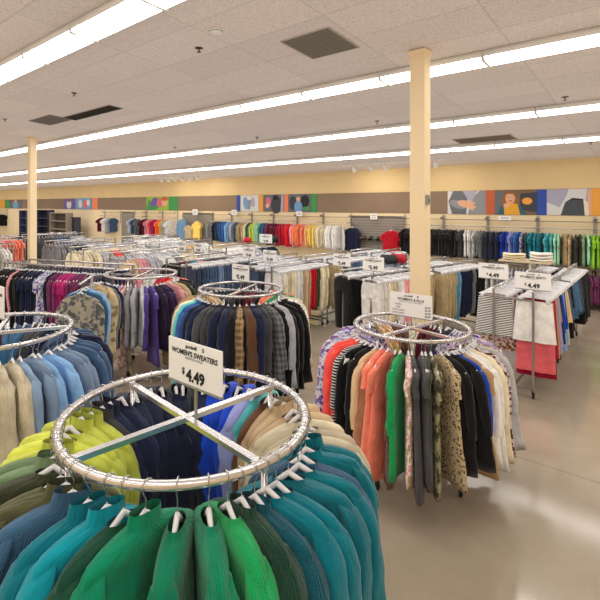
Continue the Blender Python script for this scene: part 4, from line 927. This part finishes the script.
# two-way stand with face-on coats
t = thing('two_way_rack', 'small chrome T-stand holding face-on flowered tops, left of purple round rack', 'clothing rack', (-5.16, 2.79, 0), radians(41))
mb = MB(); mb.post(0, 0, .03, 1.62, .025); build(mb, 'post', CHROME, t)
mb = MB(); mb.tube([(0, -.36, 1.56), (0, 0, 1.6), (0, .36, 1.56)], .012, 8); build(mb, 'arm', CHROME, t, smooth=True)
mb = MB(); mb.flatbar((-.28, 0, .03), (.28, 0, .03), .03, .03); mb.flatbar((0, -.28, .03), (0, .28, .03), .03, .03); build(mb, 'base', CHROME, t)
lst = []
for k, (c, p, dx) in enumerate((('grey', 'camo', -.34), ('slate blue', 'plain', -.25), ('sky blue', 'plain', -.17), ('khaki', 'camo', .1), ('grey', 'plain', .2), ('navy', 'plain', .3))):
    a = radians(41); lst.append(garment('blouse', c, p, (-5.16 - dx * sin(a), 2.79 + dx * cos(a), 1.6 - .11 * abs(dx)), a + .05 * k, 0, True, False, 1.08))
label_run(lst, 'the small T-stand', 'front', 'tops on the small T-stand')

# signs over the middle racks
for i, (u, tt, zb, w, h, lab, hd_, pr) in enumerate((
    (342, 7.9, 1.40, .27, .21, 'white price sign above the near end of the trouser rack, left post', "WOMEN'S PANTS", '5.49'), (373.5, 7.2, 1.42, .29, .22, 'white price sign above the white trousers left of the column', "WOMEN'S PANTS", '5.49'),
    (249, 8.6, 1.47, .24, .19, 'white price sign below the red hat, behind the jacket round rack', "WOMEN'S JEANS", '5.49'), (270, 8.45, 1.40, .25, .22, 'white price sign at the near end of the cream trouser rack', "WOMEN'S PANTS", '5.49'),
    (182, 9.6, 1.49, .2, .2, 'white price sign left of the twin signs over the jeans', "WOMEN'S JEANS", '5.49'), (198.5, 9.4, 1.49, .2, .18, 'white price sign over the jeans, right one of the pair', "WOMEN'S JEANS", '5.49'),
    (266, 11.5, 1.50, .33, .22, 'distant white sign before the maroon wall shirts', "WOMEN'S TOPS", '4.49'))):
    a = (u - 262) / 460.0; x, y = tt * (a * RGT[0] + FWD[0]), tt * (a * RGT[1] + FWD[1])
    sign((x, y, zb), w * 1.25, h, 1.30, lab, lines_price(hd_, pr), detail=i < 2)

# bags and hats lying on rack tops
def hat(x, y, z, c, label):
    t = thing('hat', label, 'hat', (x, y, z), 0, 'accessories lying on the rack tops'); m = simple('hat_felt_%d' % c[0], c, .85)
    mb = MB(); n = 20
    R = [[(r * cos(2 * pi * i / n), r * .8 * sin(2 * pi * i / n), zz + .012 * sin(4 * pi * i / n)) for i in range(n)] for r, zz in ((.19, .01), (.12, .02), (.11, .05), (.1, .10), (.06, .125), (.01, .12))]
    mb.loft(R, True, True, True); build(mb, 'crown', m, t, smooth=True)
    mb = MB(); R = [[((.121 - .004 * k) * cos(2 * pi * i / n), (.121 - .004 * k) * .8 * sin(2 * pi * i / n), .022 + .022 * k) for i in range(n)] for k in range(2)]; mb.loft(R); build(mb, 'band', INK, t)
def handbag(x, y, z, c, label):
    t = thing('handbag', label, 'handbag', (x, y, z), random.uniform(-.4, .4), 'accessories lying on the rack tops'); m = simple('bag_leather_%d' % c[0], c, .45)
    mb = MB(); R = [superring(w, d, zz, 20, ex=.6, fold=.004, fr=4) for w, d, zz in ((.14, .05, 0), (.17, .065, .02), (.165, .06, .1), (.14, .03, .155), (.13, .008, .165))]
    mb.loft(R, True, True, True); build(mb, 'bag_body', m, t, smooth=True)
    mb = MB(); mb.tube([(-.09, 0, .15), (-.08, 0, .2), (0, 0, .225), (.08, 0, .2), (.09, 0, .15)], .007, 6); build(mb, 'strap', m, t, smooth=True)
hat(-8.38, 8.95, 1.457, (196, 26, 60), 'crimson hat lying on a rack top, left of the black bag')
handbag(-7.8, 9.3, 1.466, (26, 26, 30), 'black handbag lying on a rack top right of the crimson hat')
handbag(-3.86, 7.95, 1.366, (34, 34, 44), 'black handbag on the trouser racks, left of the column')
handbag(-3.80, 8.2, 1.366, (190, 26, 44), 'red handbag on the trouser racks, just left of the column')

# lettering: text turned into meshes, all at once
tmps = []
for cu, card, loc, lim in LETTERS:
    o = bpy.data.objects.new('lettering_curve', cu); C.objects.link(o); tmps.append(o)
dg = bpy.context.evaluated_depsgraph_get(); dg.update()
meshes_ = [bpy.data.meshes.new_from_object(o.evaluated_get(dg)) for o in tmps]
for o in tmps: bpy.data.objects.remove(o)
for me, (cu, card, loc, lim) in zip(meshes_, LETTERS):
    me.name = 'lettering'; wid = max((v.co.x for v in me.vertices), default=0) * 2
    o = bpy.data.objects.new('lettering', me); C.objects.link(o); o.parent = card; o.location = loc; o.rotation_euler = (pi / 2, 0, 0)
    k = min(1, lim / max(wid, .001)); o.scale = (k, k, 1)
    bpy.data.curves.remove(cu)

# ================================================================== camera and world
cam = bpy.data.cameras.new('camera'); co = bpy.data.objects.new('camera', cam); C.objects.link(co)
co.location = (0, 0, CAMH); co.rotation_euler = (pi / 2, 0, YAW)
cam.sensor_width = 36; cam.sensor_fit = 'HORIZONTAL'; cam.lens = 36 * 460 / 600; cam.shift_x = 38 / 600; cam.shift_y = -95 / 600; cam.clip_end = 200
bpy.context.scene.camera = co
w = bpy.data.worlds.new('world'); bpy.context.scene.world = w; w.use_nodes = True
w.node_tree.nodes['Background'].inputs[0].default_value = (1, .93, .86, 1); w.node_tree.nodes['Background'].inputs[1].default_value = .075
sc = bpy.context.scene
sc.view_settings.view_transform = 'Standard'; sc.view_settings.look = 'None'; sc.view_settings.exposure = 0.46
sc.cycles.use_denoising = True
sc.cycles.use_fast_gi = True; sc.cycles.fast_gi_method = 'ADD'; w.light_settings.ao_factor = 0.2; w.light_settings.distance = 1.2
sc.cycles.max_bounces = 8; sc.cycles.diffuse_bounces = 4; sc.cycles.transparent_max_bounces = 24; sc.cycles.glossy_bounces = 4
sc.cycles.sample_clamp_indirect = 6
print('OBJECTS', len(bpy.data.objects))
